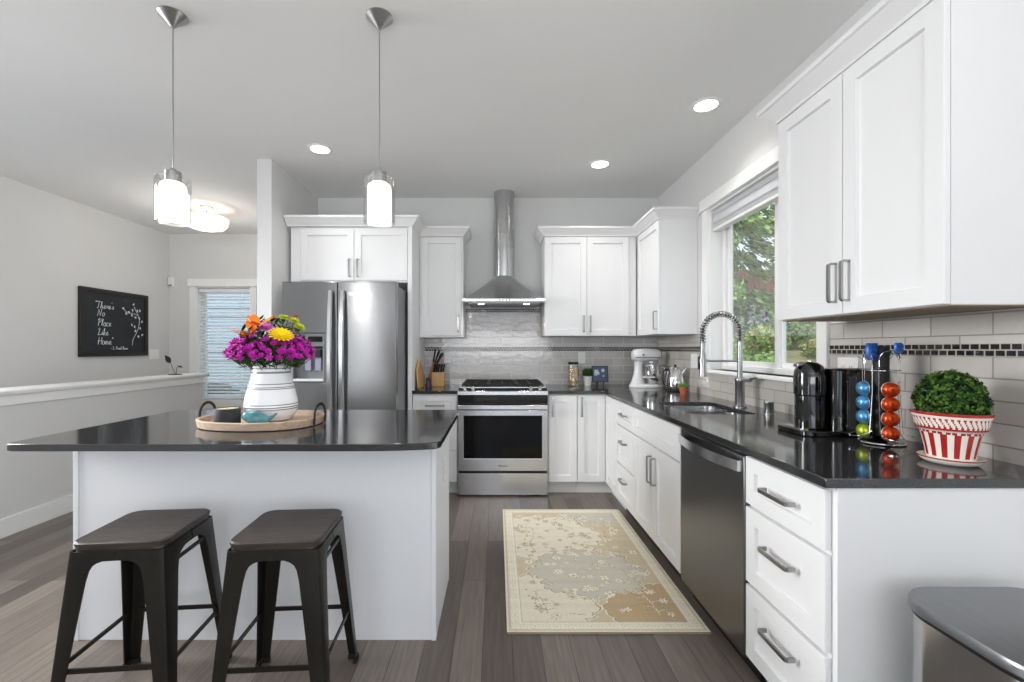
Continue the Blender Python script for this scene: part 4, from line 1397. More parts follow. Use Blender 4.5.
# ------------------------------------------------------------------ tray, vase, candle, bird
tx, ty = -1.151, 2.165
tr = thing('serving_tray', 'oval whitewashed wooden tray with two black handles on the island', 'tray', (tx, ty, ZK), R(-6), world=False)
tr.scale = (.93, .93, 1)
def oval(a, b, z, n=56, p=.86):
    return [Vector((a * math.copysign(abs(math.cos(2 * PI * i / n)) ** p, math.cos(2 * PI * i / n)), b * math.copysign(abs(math.sin(2 * PI * i / n)) ** p, math.sin(2 * PI * i / n)), z)) for i in range(n)]
obj('base', loft(new(), [oval(.295, .222, .0005), oval(.305, .232, .004), oval(.312, .238, .036), oval(.309, .235, .039), oval(.298, .224, .039), oval(.294, .220, .036), oval(.290, .216, .012)]), 'traywood', tr, smooth=.6)
for s in (-1, 1):
    P = [Vector((s * .3145, -.055, .008)), Vector((s * .3165, -.055, .045))] + [Vector((s * (.3165 - .0), -.055 * math.cos(PI * i / 10), .05 + .052 * math.sin(PI * i / 10))) for i in range(11)] + [Vector((s * .3165, .055, .045)), Vector((s * .3145, .055, .008))]
    obj('handle', tube(new(), P, 1, sect=[(-.007, -.002), (.007, -.002), (.007, .002), (-.007, .002)], up=(0, 1, 0)), 'iron', tr)
zt_ = ZK + .0125
vx, vy = -1.128, 2.20
vp = [(0, 0), (.075, 0), (.092, .006), (.112, .03), (.123, .06), (.124, .075), (.121, .10), (.113, .14), (.104, .175), (.094, .21), (.087, .24), (.084, .262), (.086, .272), (.082, .274), (.078, .262), (.08, .24), (.088, .2), (.0, .19)]
def fine(prof, st=.004):
    out = [prof[0]]
    for a, b in zip(prof, prof[1:]):
        n = max(1, int(math.hypot(b[0] - a[0], b[1] - a[1]) / st))
        for i in range(1, n + 1):
            out.append((a[0] + (b[0] - a[0]) * i / n, a[1] + (b[1] - a[1]) * i / n))
    return out
vpf = fine(vp)
bands = (.062, .074, .084, .160, .170, .186, .236, .244, .262)
def vm(i, j):
    z = (vpf[i][1] + vpf[i + 1][1]) / 2
    return 1 if vpf[i][0] > .081 and any(abs(z - b) < .0024 for b in bands) else 0
va = thing('flower_vase', 'white ceramic vase with thin grey rings, holding the bouquet on the tray', 'vase', (vx, vy, zt_))
obj('body', lathe(new(), [(r, z + zt_) for r, z in vpf], (vx, vy, 0), 44, mf=vm), ['ceramic', 'bandg'], va, smooth=.9)
cn = thing('candle', 'black stoneware jar candle at the left end of the tray', 'candle', (-1.265, 2.065, zt_))
obj('jar', lathe(new(), [(0, zt_), (.052, zt_), (.055, zt_ + .004), (.0555, zt_ + .076), (.053, zt_ + .079), (.05, zt_ + .076), (.05, zt_ + .068), (0, zt_ + .068)], (-1.265, 2.065, 0), 36), 'candle', cn)
obj('wax', lathe(new(), [(0, zt_ + .0682), (.0495, zt_ + .0682), (.0495, zt_ + .0755), (0, zt_ + .074)], (-1.265, 2.065, 0), 28), 'wax', cn)
obj('wick', cyl(new(), (-1.265, 2.065, zt_ + .074), (-1.264, 2.065, zt_ + .084), .001, .001, 6), 'black', cn)
# bird figurine: one body from head to tail
bx, by = -1.10, 2.035
bm = new()
prof = [(-.082, .040, .001, .001), (-.079, .041, .007, .006), (-.071, .045, .016, .018), (-.058, .046, .023, .026), (-.044, .042, .025, .030), (-.02, .036, .031, .034), (.005, .032, .030, .030), (.025, .029, .024, .024), (.042, .03, .015, .015), (.055, .038, .009, .009), (.068, .047, .008, .007), (.08, .055, .007, .005), (.084, .058, .002, .002)]
rings = []
for x, z, ry_, rz in prof:
    rings.append([Vector((bx + x, by + ry_ * math.cos(2 * PI * j / 16), zt_ + max(.0008, z + rz * math.sin(2 * PI * j / 16)))) for j in range(16)])
loft(bm, rings)
bi = thing('bird_figurine', 'small teal glazed ceramic bird on the tray, tail raised', 'figurine', (bx, by, zt_))
bo = obj('body', bm, 'teal', bi, smooth=1.2)
obj('beak', lathe(new(), [(.005, 0), (.003, .006), (0, .011)], (bx - .0775, by, zt_ + .042), 10, rot=Matrix.Rotation(R(-95), 3, 'Y')), 'teal', bo)
for s in (-1, 1):
    obj('eye', lathe(new(), [(0, -.0025), (.0025, 0), (0, .0025)], (bx - .066, by + s * .0175, zt_ + .052), 8), 'black', bo)
    obj('wing', loft(new(), [[Vector((bx + x, by + s * (.029 + dy * .0035 - abs(x) * .12), zt_ + .035 + dz)) for dy, dz in ((0, w), (1, 0), (0, -w), (-1, 0))] for x, w in ((-.03, .006), (-.01, .015), (.015, .013), (.035, .004))]), 'teal', bo)

# ------------------------------------------------------------------ bouquet
mz = zt_ + .285
def petals(bm, n, L, w, cup, z0=0., r0=.004, tip=.5, ph=0., droop=0.):
    for k in range(n):
        a = ph + 2 * PI * k / n
        d = Vector((math.cos(a), math.sin(a), 0))
        s = Vector((-math.sin(a), math.cos(a), 0))
        rows = []
        for i in range(4):
            t = i / 3
            ww = w * (.35, .9, 1.0, tip)[i] / 2
            c = d * (r0 + L * t) + Vector((0, 0, z0 + cup * L * t * (1 - droop * t)))
            rows.append([bm.verts.new(c - s * ww), bm.verts.new(c + Vector((0, 0, .001 - .12 * ww))), bm.verts.new(c + s * ww)])
        for i in range(3):
            for j in range(2):
                bm.faces.new((rows[i][j], rows[i][j + 1], rows[i + 1][j + 1], rows[i + 1][j]))
    return bm
def flower(name, label, group, layers, cm, eye, em, stem):
    t = thing(name, label, 'flower', (0, 0, 0), 0, group, world=False)
    bm = new()
    for i, (n, L, w, cup, z0, tip) in enumerate(layers):
        petals(bm, n, L, w, cup, z0, eye * .6, tip, i * .37)
    obj('petals', bm, cm, t, smooth=1)
    if eye:
        obj('flower_eye', lathe(new(), [(eye, 0), (eye * .9, eye * .5), (0, eye * .7)], (0, 0, .001), 10), em, t)
    obj('stem', tube(new(), [(0, 0, 0), (0, 0, -stem)], .0018, 5), 'stem', t)
    return t
def place(t, first, p, label=None, group=None, scale=1., tw=None):
    """aim the flower away from the vase mouth"""
    if not first:
        t = dup(t, (0, 0, 0), 0, label, group)
    d = (Vector(p) - Vector((vx, vy, mz - .12))).normalized()
    q = d.to_track_quat('Z', 'Y') @ Matrix.Rotation(rnd.random() * 6.28 if tw is None else tw, 3, 'Z').to_quaternion()
    t.location = p
    t.rotation_euler = q.to_euler()
    t.scale = (scale,) * 3
    return t
GB = 'magenta blossoms of the bouquet'
bl_ = flower('blossom', 'small magenta blossom massed around the lower half of the bouquet', GB, [(6, .0145, .0085, .25, 0, .5), (5, .010, .007, .9, .002, .5)], 'magenta', .003, 'magenta_d', .07)
k = 0
for ring, (el, n) in enumerate(((-8, 34), (2, 36), (12, 36), (22, 34), (32, 28), (42, 20), (52, 14))):
    for i in range(n):
        a = 2 * PI * (i + .5 * (ring % 2)) / n + rnd.uniform(-.1, .1)
        e = R(el + rnd.uniform(-6, 6))
        q = rnd.uniform(.9, 1.06)
        p = (vx + .192 * q * math.cos(e) * math.cos(a), vy + .165 * q * math.cos(e) * math.sin(a), mz + .045 + .115 * q * math.sin(e))
        place(bl_, k == 0, p, scale=rnd.uniform(.9, 1.25))
        k += 1
FRONT = -.10
def P3(dx, dy, z):
    return (vx + dx + .05, vy + dy, z)
li = flower('lily', 'orange lily at the upper left of the bouquet', 'orange lilies', [(3, .062, .026, .55, 0, .15), (3, .056, .022, .6, .002, .15)], 'orange', .006, 'coral', .11)
place(li, True, P3(-.08, -.12, 1.365), scale=1.3)
place(li, False, P3(-.05, -.11, 1.40), 'orange lily in the bouquet, just above the other lily', scale=1.2)
place(li, False, P3(-.115, -.09, 1.345), 'orange lily lowest and outermost at the left of the bouquet', scale=.8)
ca = flower('carnation', 'pale pink ruffled carnation at the top middle of the bouquet', None, [(9, .034, .02, .25, 0, .9), (8, .028, .018, .6, .004, .9), (7, .02, .015, 1.1, .006, .9)], 'pink', .004, 'pink', .11)
place(ca, True, P3(-.012, -.12, 1.38))
ge = flower('gerbera', 'bright yellow daisy-like flower right of the pink carnation', None, [(16, .045, .013, .1, 0, .6), (14, .036, .011, .3, .004, .6), (10, .024, .01, .5, .006, .6)], 'yellow', .012, 'yellow', .11)
place(ge, True, P3(.06, -.125, 1.352), scale=1.1)
mu = flower('chrysanthemum', 'lime green button chrysanthemum on top of the bouquet, left of its two likes', 'lime chrysanthemums', [(12, .022, .009, .15, 0, .8), (11, .018, .008, .5, .003, .8), (9, .013, .007, .9, .005, .8)], 'lime', .007, 'lime', .12)
place(mu, True, P3(.03, -.04, 1.435), scale=1.15)
place(mu, False, P3(.085, -.05, 1.42), 'lime green button chrysanthemum on top of the bouquet, between its two likes', scale=1.1)
place(mu, False, P3(.115, -.06, 1.39), 'lime green button chrysanthemum at the upper right edge of the bouquet', scale=1.1)
co = flower('aster', 'small coral red flower peeking over the top of the bouquet, farther left', 'coral flowers', [(10, .018, .009, .2, 0, .7), (8, .012, .008, .7, .002, .7)], 'coral', .004, 'coral', .12)
place(co, True, P3(.02, .03, 1.445))
place(co, False, P3(.065, .02, 1.45), 'small coral red flower peeking over the top of the bouquet, farther right')
iv = flower('rosebud', 'small ivory bud between the orange lilies and the top of the bouquet', None, [(6, .02, .016, .9, 0, .6), (5, .014, .013, 1.4, .002, .6)], 'ivory', .003, 'ivory', .12)
place(iv, True, P3(-.04, -.03, 1.41), scale=1.2)
def sprig(label):
    t = thing('leaf_sprig', label, 'leaf sprig', (0, 0, 0), 0, 'leafy sprigs of the bouquet', world=False)
    obj('stem', tube(new(), [(0, 0, -.1), (0, 0, 0), (.006, 0, .045)], .0018, 5), 'stem', t)
    bm = new()
    for i in range(9):
        a = i * 2.4
        z = -.05 + i * .011
        leafblade(bm, (0, 0, z), (math.cos(a), math.sin(a), .6), (-math.sin(a), math.cos(a), 0), .05, .02, .0008)
    obj('leaves', bm, 'leaf_d', t, smooth=1)
    return t
sp_ = sprig('dark green leafy sprig between the flowers of the bouquet')
k = 0
for el, n, q in ((-12, 12, .86), (14, 11, .84), (40, 9, .86), (66, 5, 1.0)):
    for i in range(n):
        a = 2 * PI * (i + rnd.random() * .5) / n
        e = R(el + rnd.uniform(-7, 7))
        p = (vx + .165 * q * math.cos(e) * math.cos(a), vy + .14 * q * math.cos(e) * math.sin(a), mz + .05 + .135 * q * math.sin(e))
        place(sp_, k == 0, p, scale=rnd.uniform(.85, 1.15))
        k += 1

# ------------------------------------------------------------------ right counter: plant, capsules, coffee machine
px, py = 1.468, 1.425
pl = thing('potted_topiary', 'round clipped boxwood in a red-and-white striped pot at the near end of the counter', 'potted plant', (px, py, ZK))
pp = fine([(0, .014), (0.0554, .014), (0.0575, .018), (0.0625, .05), (0.0696, .085), (0.0753, .107), (0.0795, .111), (0.0838, .113), (0.0923, .15), (0.0959, .158), (0.0966, .164), (0.0937, .167), (0.0895, .164), (0.0866, .155), (0, .15)], .006)
NP = 168
def pm(i, j):
    r, z = pp[i]
    zz = (z + pp[i + 1][1]) / 2
    a = j / NP
    if r < .054 or i > len(pp) - 4:
        return 0
    outer = i < next(q for q, p in enumerate(pp) if p[1] > .166)
    if not outer:
        return 0
    if zz > .156:
        return 1
    if zz > .113:
        if .122 < zz < .147:
            t = (a * 42 + (zz - .122) / .025 * .9) % 1
            return 1 if t < .42 else 0
        if zz < .117:
            return 1
        return 0
    s = (a * 14) % 1
    if zz > .1:
        lob = .5 - abs((a * 14 + .25) % 1 - .5)
        return 1 if .1035 - lob * .012 < zz < .108 - lob * .012 else 0
    if zz < .03:
        lob = .5 - abs((a * 14 + .25) % 1 - .5)
        if zz > .018 + lob * .014:
            return 1 if s < .5 else 0
        return 0
    return 1 if s < .5 else 0
pot = obj('pot', lathe(new(), [(r, z + ZK) for r, z in pp], (px, py, 0), NP, mf=pm), ['cream', 'red'], pl, smooth=.6)
obj('saucer', lathe(new(), [(0, ZK), (.058, ZK), (.071, ZK + .008), (.079, ZK + .018), (.080, ZK + .022), (.077, ZK + .022), (.07, ZK + .0135), (0, ZK + .0135)], (px, py, 0), 56, mf=lambda i, j: 1 if i == 3 else 0), ['cream', 'red'], pl, smooth=.6)
obj('soil', lathe(new(), [(0, ZK + .1505), (.085, ZK + .1555), (.07, ZK + .162), (0, ZK + .166)], (px, py, 0), 32), 'soil', pl)
def leaf_cards(bm, fn, n, size, nm=3, jit=.6, seed=1):
    r_ = random.Random(seed)
    for i in range(n):
        p, nrm = fn(r_)
        nrm = (nrm + Vector((r_.uniform(-jit, jit), r_.uniform(-jit, jit), r_.uniform(-jit, jit)))).normalized()
        a = nrm.orthogonal().normalized()
        a = Matrix.Rotation(r_.random() * 6.28, 3, nrm) @ a
        b = nrm.cross(a)
        L = size * r_.uniform(.7, 1.25)
        w = L * .3
        q = [p - a * L * .5, p + b * w - nrm * L * .06, p + a * L * .5, p - b * w - nrm * L * .06]
        bm.faces.new([bm.verts.new(x) for x in q]).material_index = min(nm - 1, int(r_.random() * nm))
    return bm
def ballfn(c, ax, ay, az, lo=-1, shell=.8):
    c = Vector(c)
    def fn(r_):
        while True:
            d = Vector((r_.gauss(0, 1), r_.gauss(0, 1), r_.gauss(0, 1))).normalized()
            if d.z > lo:
                break
        s = shell + (1 - shell) * r_.random()
        s *= 1 + .05 * math.sin(d.x * 9) * math.sin(d.y * 8 + d.z * 7)
        return c + Vector((d.x * ax, d.y * ay, d.z * az)) * s, Vector((d.x / ax, d.y / ay, d.z / az)).normalized()
    return fn
bm = leaf_cards(new(), ballfn((px, py, ZK + .20), .09, .09, .1, -.5, .86), 2300, .0165, 3)
obj('foliage', bm, ['box_d', 'box_m', 'box_l'], pl, smooth=0)
obj('inner_twigs', lathe(new(), [(0, ZK + .1665), (.05, ZK + .168), (.072, ZK + .2), (.06, ZK + .25), (.03, ZK + .28), (0, ZK + .285)], (px, py, 0), 20), 'box_d', pl)

cx_, cy_ = 1.505, 1.725
ck = thing('capsule_rack', 'black and chrome wire carousel holding coffee capsules beside the coffee machine', 'capsule rack', (cx_, cy_, ZK))
obj('base_ring', tube(new(), [(cx_ + .072 * math.cos(2 * PI * i / 40), cy_ + .072 * math.sin(2 * PI * i / 40), ZK + .005) for i in range(40)], .0045, 8, closed=True), 'chrome', ck)
obj('base', lathe(new(), [(0, ZK + .0005), (.066, ZK + .0005), (.066, ZK + .008), (.03, ZK + .016), (.012, ZK + .03), (0, ZK + .03)], (cx_, cy_, 0), 32), 'bgloss', ck)
obj('post', lathe(new(), [(.026, ZK + .0305), (.026, ZK + .37), (.022, ZK + .378), (0, ZK + .38)], (cx_, cy_, 0), 20), mat('matt_black', '#090909', .6), ck)
DIR = [Vector((-.976, .214, 0)), Vector((-.214, -.976, 0)), Vector((.976, -.214, 0)), Vector((.214, .976, 0))]
RC = .052
for d in DIR:
    s = Vector((-d.y, d.x, 0))
    c = Vector((cx_, cy_, 0)) + d * .056
    for sg in (-1, 1):
        P = [c + s * sg * .031 - d * .01 + Vector((0, 0, z)) for z in (ZK + .06, ZK + .2, ZK + .30, ZK + .325)]
        P = [c + s * sg * .01 + d * .052 + Vector((0, 0, ZK + .028)), c + s * sg * .028 + d * .034 + Vector((0, 0, ZK + .03)), c + s * sg * .033 + Vector((0, 0, ZK + .045))] + P[1:] + [c + s * sg * .036 + d * .004 + Vector((0, 0, ZK + .34))]
        obj('wire', tube(new(), P, .0014, 6), 'chrome', ck)
    P = [c + s * (.01 * math.cos(t)) + d * (.052 + .004 * math.sin(t)) + Vector((0, 0, ZK + .028)) for t in [PI * i / 6 for i in range(7)]]
    obj('cradle', tube(new(), P, .0018, 6), 'chrome', ck)
    P = [c + s * (.031 * math.cos(t)) - d * .01 + Vector((0, 0, ZK + .325 + .035 * math.sin(t))) for t in [PI * i / 12 for i in range(13)]]
    obj('top_loop', tube(new(), P, .0018, 6), 'chrome', ck)
obj('collar', tube(new(), [(cx_ + .062 * math.cos(2 * PI * i / 36), cy_ + .062 * math.sin(2 * PI * i / 36), ZK + .285) for i in range(36)], .0018, 6, closed=True), 'chrome', ck)
def capsule(label, d, z, m, grp):
    p = Vector((cx_, cy_, z)) + d * .0535
    t = thing('coffee_capsule', label, 'coffee capsule', p, 0, grp, world=False)
    q = d.to_track_quat('Z', 'Y').to_matrix()
    obj('dome', lathe(new(), [(.0282, 0), (.0282, .005), (.0262, .0145), (.0205, .022), (.011, .027), (0, .0285)], (0, 0, 0), 28, rot=q), m, t, smooth=.9)
    obj('rim', lathe(new(), [(0, -.002), (.0285, -.002), (.0295, -.001), (.0295, 0), (.0277, .001)], (0, 0, 0), 28, rot=q), 'cap_lid', t)
    return t
for i, nm in enumerate(('topmost', 'second from the top', 'third from the top', 'lowest')):
    z = ZK + .213 - i * .0555
    capsule(f'orange-red foil coffee capsule, {nm} of its column in the wire rack', DIR[1], z, 'cap_red', 'orange-red capsules')
    if i < 3:
        capsule(f'blue foil coffee capsule, {nm if i < 2 else "third from the top"} of its column in the wire rack', DIR[0], z, 'cap_blue', 'blue capsules')
    else:
        capsule('yellow-green foil coffee capsule below the blue ones in the wire rack', DIR[0], z, 'cap_green', None)
# wrapped sleeve lying across the top of the rack
bm = new()
rg = []
for i in range(9):
    s = i / 8
    ww = .022 * (1 - .35 * abs(2 * s - 1) ** 3)
    rg.append([Vector((cx_ - .036 + .014 * math.cos(2 * PI * j / 12) * ww / .022 * 1.6, cy_ - .0 + .022 * math.sin(2 * PI * j / 12) * (.8 + .3 * math.sin(i * 2.1 + j)), ZK + .325 + .066 * s)) for j in range(12)])
o = obj('foil_pouch', loft(new(), rg), 'sleeve', smooth=.4)
tag(o, 'crumpled blue foil pouch tucked into the top of the capsule rack', 'foil pouch')

rg = []
for i in range(9):
    q = i / 8
    ww = .016 * (1 - .35 * abs(2 * q - 1) ** 3)
    rg.append([Vector((cx_ + .022 + ww * math.cos(2 * PI * j / 12), cy_ - .052 + .014 * math.sin(2 * PI * j / 12) * (.8 + .3 * math.sin(i * 1.7 + j)), ZK + .352 + .04 * q)) for j in range(12)])
o = obj('foil_pouch', loft(new(), rg), 'sleeve', smooth=.4)
tag(o, 'smaller blue foil pouch above the orange-red capsules, behind the wire loop', 'foil pouch')

cm_ = thing('coffee_machine', 'glossy black capsule coffee machine on the counter beside the window', 'coffee machine', (1.45, 1.93, ZK))
obj('base_tray', prism(new(), rrect(1.285, 1.62, 1.83, 2.04, .035), ZK + .001, ZK + .024), 'bgloss', cm_, bevel=.004)
obj('drip_grid', prism(new(), rrect(1.295, 1.33, 1.87, 1.99, .01), ZK + .0245, ZK + .028), 'chrome', cm_)
obj('body', loft(new(), [[Vector((x, y, z)) for x, y in rrect(1.425 + a, 1.612 - a, 1.848 + a, 2.022 - a, .045)] for z, a in ((ZK + .0245, 0), (ZK + .275, 0), (ZK + .283, .004), (ZK + .286, .012))]), 'bgloss', cm_, smooth=.5)
obj('grey_strip', box(new(), 1.478, 1.505, 1.843, 1.8475, ZK + .04, ZK + .25), mat('dark_grey_panel', '#3c3d40', .25), cm_)  # narrow upright strip, greyer than the black body
hd_ = obj('brew_head', lathe(new(), [(0, ZK + .165), (.055, ZK + .165), (.0605, ZK + .17), (.061, ZK + .245), (.058, ZK + .272), (.047, ZK + .295), (.028, ZK + .309), (0, ZK + .313)], (1.372, 1.93, 0), 44), 'bgloss', cm_, smooth=.6)
obj('lever', loft(new(), [[Vector((x, y, ZK + .288 + z + dz)) for y, dz in ((1.915, 0), (1.945, 0), (1.945, .016), (1.915, .016))] for x, z in ((1.308, .0), (1.32, .006), (1.34, .01))]), 'nickel', hd_, bevel=.003)
obj('cup_column', lathe(new(), [(0, ZK + .0285), (.0575, ZK + .0285), (.0575, ZK + .1645), (0, ZK + .1645)], (1.373, 1.93, 0), 36), 'bgloss', cm_, smooth=.6)
obj('button', lathe(new(), [(0, ZK + .3135), (.012, ZK + .313), (.012, ZK + .316), (0, ZK + .317)], (1.372, 1.93, 0), 20), 'chrome', hd_)

# ------------------------------------------------------------------ back corner: mixer, kettle, succulent
mx, my = 1.425, 4.215
mi = thing('stand_mixer', 'white stand mixer with steel bowl in the back corner of the counter', 'stand mixer', (mx, my, ZK), R(0), world=False)
def ell(cx, cy, rx, ry, z, n=28, p=.85):
    return [Vector((cx + rx * math.copysign(abs(math.cos(2 * PI * i / n)) ** p, math.cos(2 * PI * i / n)), cy + ry * math.copysign(abs(math.sin(2 * PI * i / n)) ** p, math.sin(2 * PI * i / n)), z)) for i in range(n)]
obj('base', loft(new(), [ell(0, 0, .168, .105, .001), ell(0, 0, .172, .108, .012), ell(0, 0, .168, .104, .022), ell(.0, 0, .15, .09, .03), ell(.01, 0, .12, .07, .034)]), 'enamel', mi, smooth=.8)
obj('column', loft(new(), [ell(-.085, 0, .075, .075, .028), ell(-.085, 0, .058, .062, .06), ell(-.082, 0, .044, .052, .11), ell(-.08, 0, .037, .046, .17), ell(-.078, 0, .037, .046, .22), ell(-.075, 0, .045, .05, .248)]), 'enamel', mi, smooth=.8)
def rx_(x, ry_, rz, z, n=24, p=.8):
    return [Vector((x, ry_ * math.copysign(abs(math.cos(2 * PI * i / n)) ** p, math.cos(2 * PI * i / n)), z + rz * math.copysign(abs(math.sin(2 * PI * i / n)) ** p, math.sin(2 * PI * i / n)))) for i in range(n)]
mh = obj('motor_head', loft(new(), [rx_(-.142, .02, .02, .305), rx_(-.138, .045, .044, .306), rx_(-.118, .056, .056, .307), rx_(-.06, .06, .061, .308), rx_(.0, .06, .062, .309), rx_(.07, .058, .058, .310), rx_(.115, .052, .052, .31), rx_(.14, .04, .042, .31), rx_(.146, .02, .022, .31)]), 'enamel', mi, smooth=.8)
obj('trim_band', holed(new(), (-.12, .128, -.0605, .0605), (-.11, .12, -.05, .05), .281, .290, lambda u, v, w: (u, v, w)), 'bandg', mh)
obj('speed_knob', cyl(new(), (-.045, -.058, .31), (-.045, -.07, .31), .009, .008, 14), 'black', mh)
obj('hub_cap', cyl(new(), (.145, 0, .315), (.158, 0, .315), .022, .02, 20), 'chrome', mh)
obj('planetary', lathe(new(), [(0, .25), (.036, .25), (.04, .232), (.012, .226), (.012, .2), (0, .2)], (.062, 0, 0), 24), 'chrome', mh)
bw = obj('bowl', lathe(new(), [(0, .036), (.045, .036), (.047, .046), (.07, .07), (.083, .11), (.087, .16), (.088, .205), (.091, .207), (.091, .211), (.085, .211), (.082, .16), (.06, .07), (0, .055)], (.062, 0, 0), 36), 'chrome', mi, smooth=.6)
obj('handle', tube(new(), [(.062 + .07, -.05, .19), (.062 + .1, -.075, .19), (.062 + .105, -.08, .14), (.062 + .068, -.048, .1)], .006, 8), 'chrome', bw)
obj('yoke', tube(new(), [(-.06, -.07, .1), (0, -.094, .1), (.062, -.096, .1)], .007, 8), 'enamel', mi)

kx, ky = 1.552, 3.83
ke = thing('kettle', 'chrome kettle with black handle on the counter between mixer and succulent', 'kettle', (kx, ky, ZK))
obj('body', lathe(new(), [(0, ZK + .012), (.07, ZK + .012), (.078, ZK + .03), (.08, ZK + .07), (.074, ZK + .12), (.06, ZK + .17), (.05, ZK + .195), (.046, ZK + .2), (0, ZK + .2)], (kx, ky, 0), 36), 'chrome', ke, smooth=.7)
obj('base', lathe(new(), [(0, ZK), (.076, ZK), (.078, ZK + .0115), (0, ZK + .0115)], (kx, ky, 0), 32), 'black', ke)
kl = obj('lid', lathe(new(), [(.045, ZK + .2005), (.04, ZK + .208), (.01, ZK + .213), (0, ZK + .213)], (kx, ky, 0), 28), 'chrome', ke)
obj('lid_knob', lathe(new(), [(.006, ZK + .2135), (.011, ZK + .222), (.008, ZK + .23), (0, ZK + .231)], (kx, ky, 0), 16), 'black', kl)
obj('handle', tube(new(), [(kx - .052, ky, ZK + .185), (kx - .085, ky, ZK + .19), (kx - .108, ky, ZK + .165), (kx - .112, ky, ZK + .11), (kx - .1, ky, ZK + .06), (kx - .079, ky, ZK + .045)], [.006, .008, .009, .009, .007, .005], 10), 'black', ke)
obj('spout', tube(new(), [(kx + .045, ky - .035, ZK + .15), (kx + .062, ky - .05, ZK + .185), (kx + .07, ky - .06, ZK + .2)], [.02, .014, .01], 12), 'chrome', ke)

ux, uy = 1.515, 3.578
su = thing('potted_succulent', 'tiny succulent in a terracotta pot in front of the kettle', 'potted plant', (ux, uy, ZK))
obj('pot', lathe(new(), [(0, ZK), (.024, ZK), (.031, ZK + .043), (.035, ZK + .044), (.036, ZK + .06), (.032, ZK + .06), (.031, ZK + .053), (0, ZK + .053)], (ux, uy, 0), 28), 'terra', su, smooth=.6)
bm = new()
for i in range(22):
    a = i * 2.4
    e = .25 + .06 * i
    leafblade(bm, (ux + .006 * math.cos(a), uy + .006 * math.sin(a), ZK + .052), (math.cos(a) * math.cos(e), math.sin(a) * math.cos(e), math.sin(e) + .15), (-math.sin(a), math.cos(a), 0), .042, .018, .004)
obj('foliage', bm, 'pot_l', su, smooth=1)

# ------------------------------------------------------------------ back counter: jar, plant, picture
jx, jy = .755, 4.36
ja = thing('biscuit_jar', 'clear glass jar with black lid full of ring biscuits, right of the range', 'jar', (jx, jy, ZK))
obj('glass', lathe(new(), [(0, ZK + .001), (.052, ZK + .001), (.056, ZK + .006), (.056, ZK + .18), (.048, ZK + .2), (.048, ZK + .214), (.045, ZK + .214), (.045, ZK + .2), (.053, ZK + .178), (.053, ZK + .008), (0, ZK + .006)], (jx, jy, 0), 36), 'clear', ja, smooth=.6)
obj('lid', lathe(new(), [(0, ZK + .2145), (.05, ZK + .2145), (.052, ZK + .218), (.052, ZK + .233), (.048, ZK + .236), (0, ZK + .236)], (jx, jy, 0), 32), 'black', ja)
rb = thing('ring_biscuit', 'golden ring-shaped biscuit inside the black-lidded jar', 'biscuit', (0, 0, 0), 0, 'biscuits in the jar', world=False)
def torus(bm, R0, r0, sq=.6):
    return tube(bm, [(R0 * math.cos(2 * PI * i / 20), R0 * math.sin(2 * PI * i / 20), 0) for i in range(20)], r0, 8, closed=True)
obj('ring', torus(new(), .0175, .0075), 'cookie', rb, smooth=2)
k = 0
for lv_ in range(4):
    for i in range(3):
        a = 2 * PI * i / 3 + lv_ * 1.05 - 1.9
        t = rb if k == 0 else dup(rb, (0, 0, 0))
        t.location = (jx + .033 * math.cos(a), jy + .033 * math.sin(a), ZK + .036 + lv_ * .040)
        t.rotation_euler = Vector((math.cos(a), math.sin(a), .25 * math.sin(k * 2.3))).to_track_quat('Z', 'Y').to_euler()
        k += 1
wx, wy = .905, 4.40
wp = thing('potted_greenery', 'small leafy green plant in a white pot between biscuit jar and blue picture', 'potted plant', (wx, wy, ZK))
obj('pot', lathe(new(), [(0, ZK), (.033, ZK), (.047, ZK + .09), (.05, ZK + .095), (.045, ZK + .095), (.043, ZK + .085), (0, ZK + .085)], (wx, wy, 0), 32), 'ceramic', wp, smooth=.6)
obj('foliage', leaf_cards(new(), ballfn((wx, wy, ZK + .125), .058, .058, .05, -.6, .6), 520, .02, 3, seed=5), ['leaf_d', 'box_m', 'box_l'], wp, smooth=0)
obj('stem', cyl(new(), (wx, wy, ZK + .0855), (wx, wy, ZK + .125), .006), 'stem', wp)

ex, ey = 1.028, 4.415
ea = thing('tabletop_easel', 'small black tabletop easel holding the blue picture on the back counter', 'easel', (ex, ey, ZK))
for s in (-1, 1):
    obj('leg', tube(new(), [(ex + s * .035, ey - .03, ZK + .002), (ex + s * .033, ey - .012, ZK + .09), (ex + s * .012, ey + .01, ZK + .19)], .0045, 6), 'black', ea)
    obj('hook', tube(new(), [(ex + s * .0345, ey - .026, ZK + .032), (ex + s * .0345, ey - .046, ZK + .032), (ex + s * .0345, ey - .048, ZK + .042)], .004, 6), 'black', ea)
obj('prop', tube(new(), [(ex, ey + .012, ZK + .185), (ex, ey + .075, ZK + .002)], .004, 6), 'black', ea)
pc = thing('framed_picture', 'square dark blue picture with pale blossoms standing on the black easel', 'picture', (ex, ey - .03, ZK + .037), 0, None, world=False)
pc.rotation_euler = (R(-8), 0, 0)
obj('frame', holed(new(), (-.08, .08, 0, .16), (-.074, .074, .006, .154), -.008, .006, XZ), 'black', pc)
pn = obj('print', box(new(), -.0735, .0735, -.004, .004, .0065, .1535), 'bluepic', pc)
for cx2, cz2, r2 in ((-.035, .1, .022), (-.02, .085, .014), (.03, .115, .016), (-.045, .075, .013), (.035, .06, .008)):
    bm = new()
    petals(bm, 5, r2, r2 * .8, .0, 0, .003, .8, cx2 * 40)
    bmesh.ops.transform(bm, matrix=Matrix.Translation((cx2, -.0046, cz2)) @ Matrix.Rotation(R(90), 4, 'X'), verts=bm.verts)
    obj('painted_blossom', bm, 'picw', pn, smooth=0)

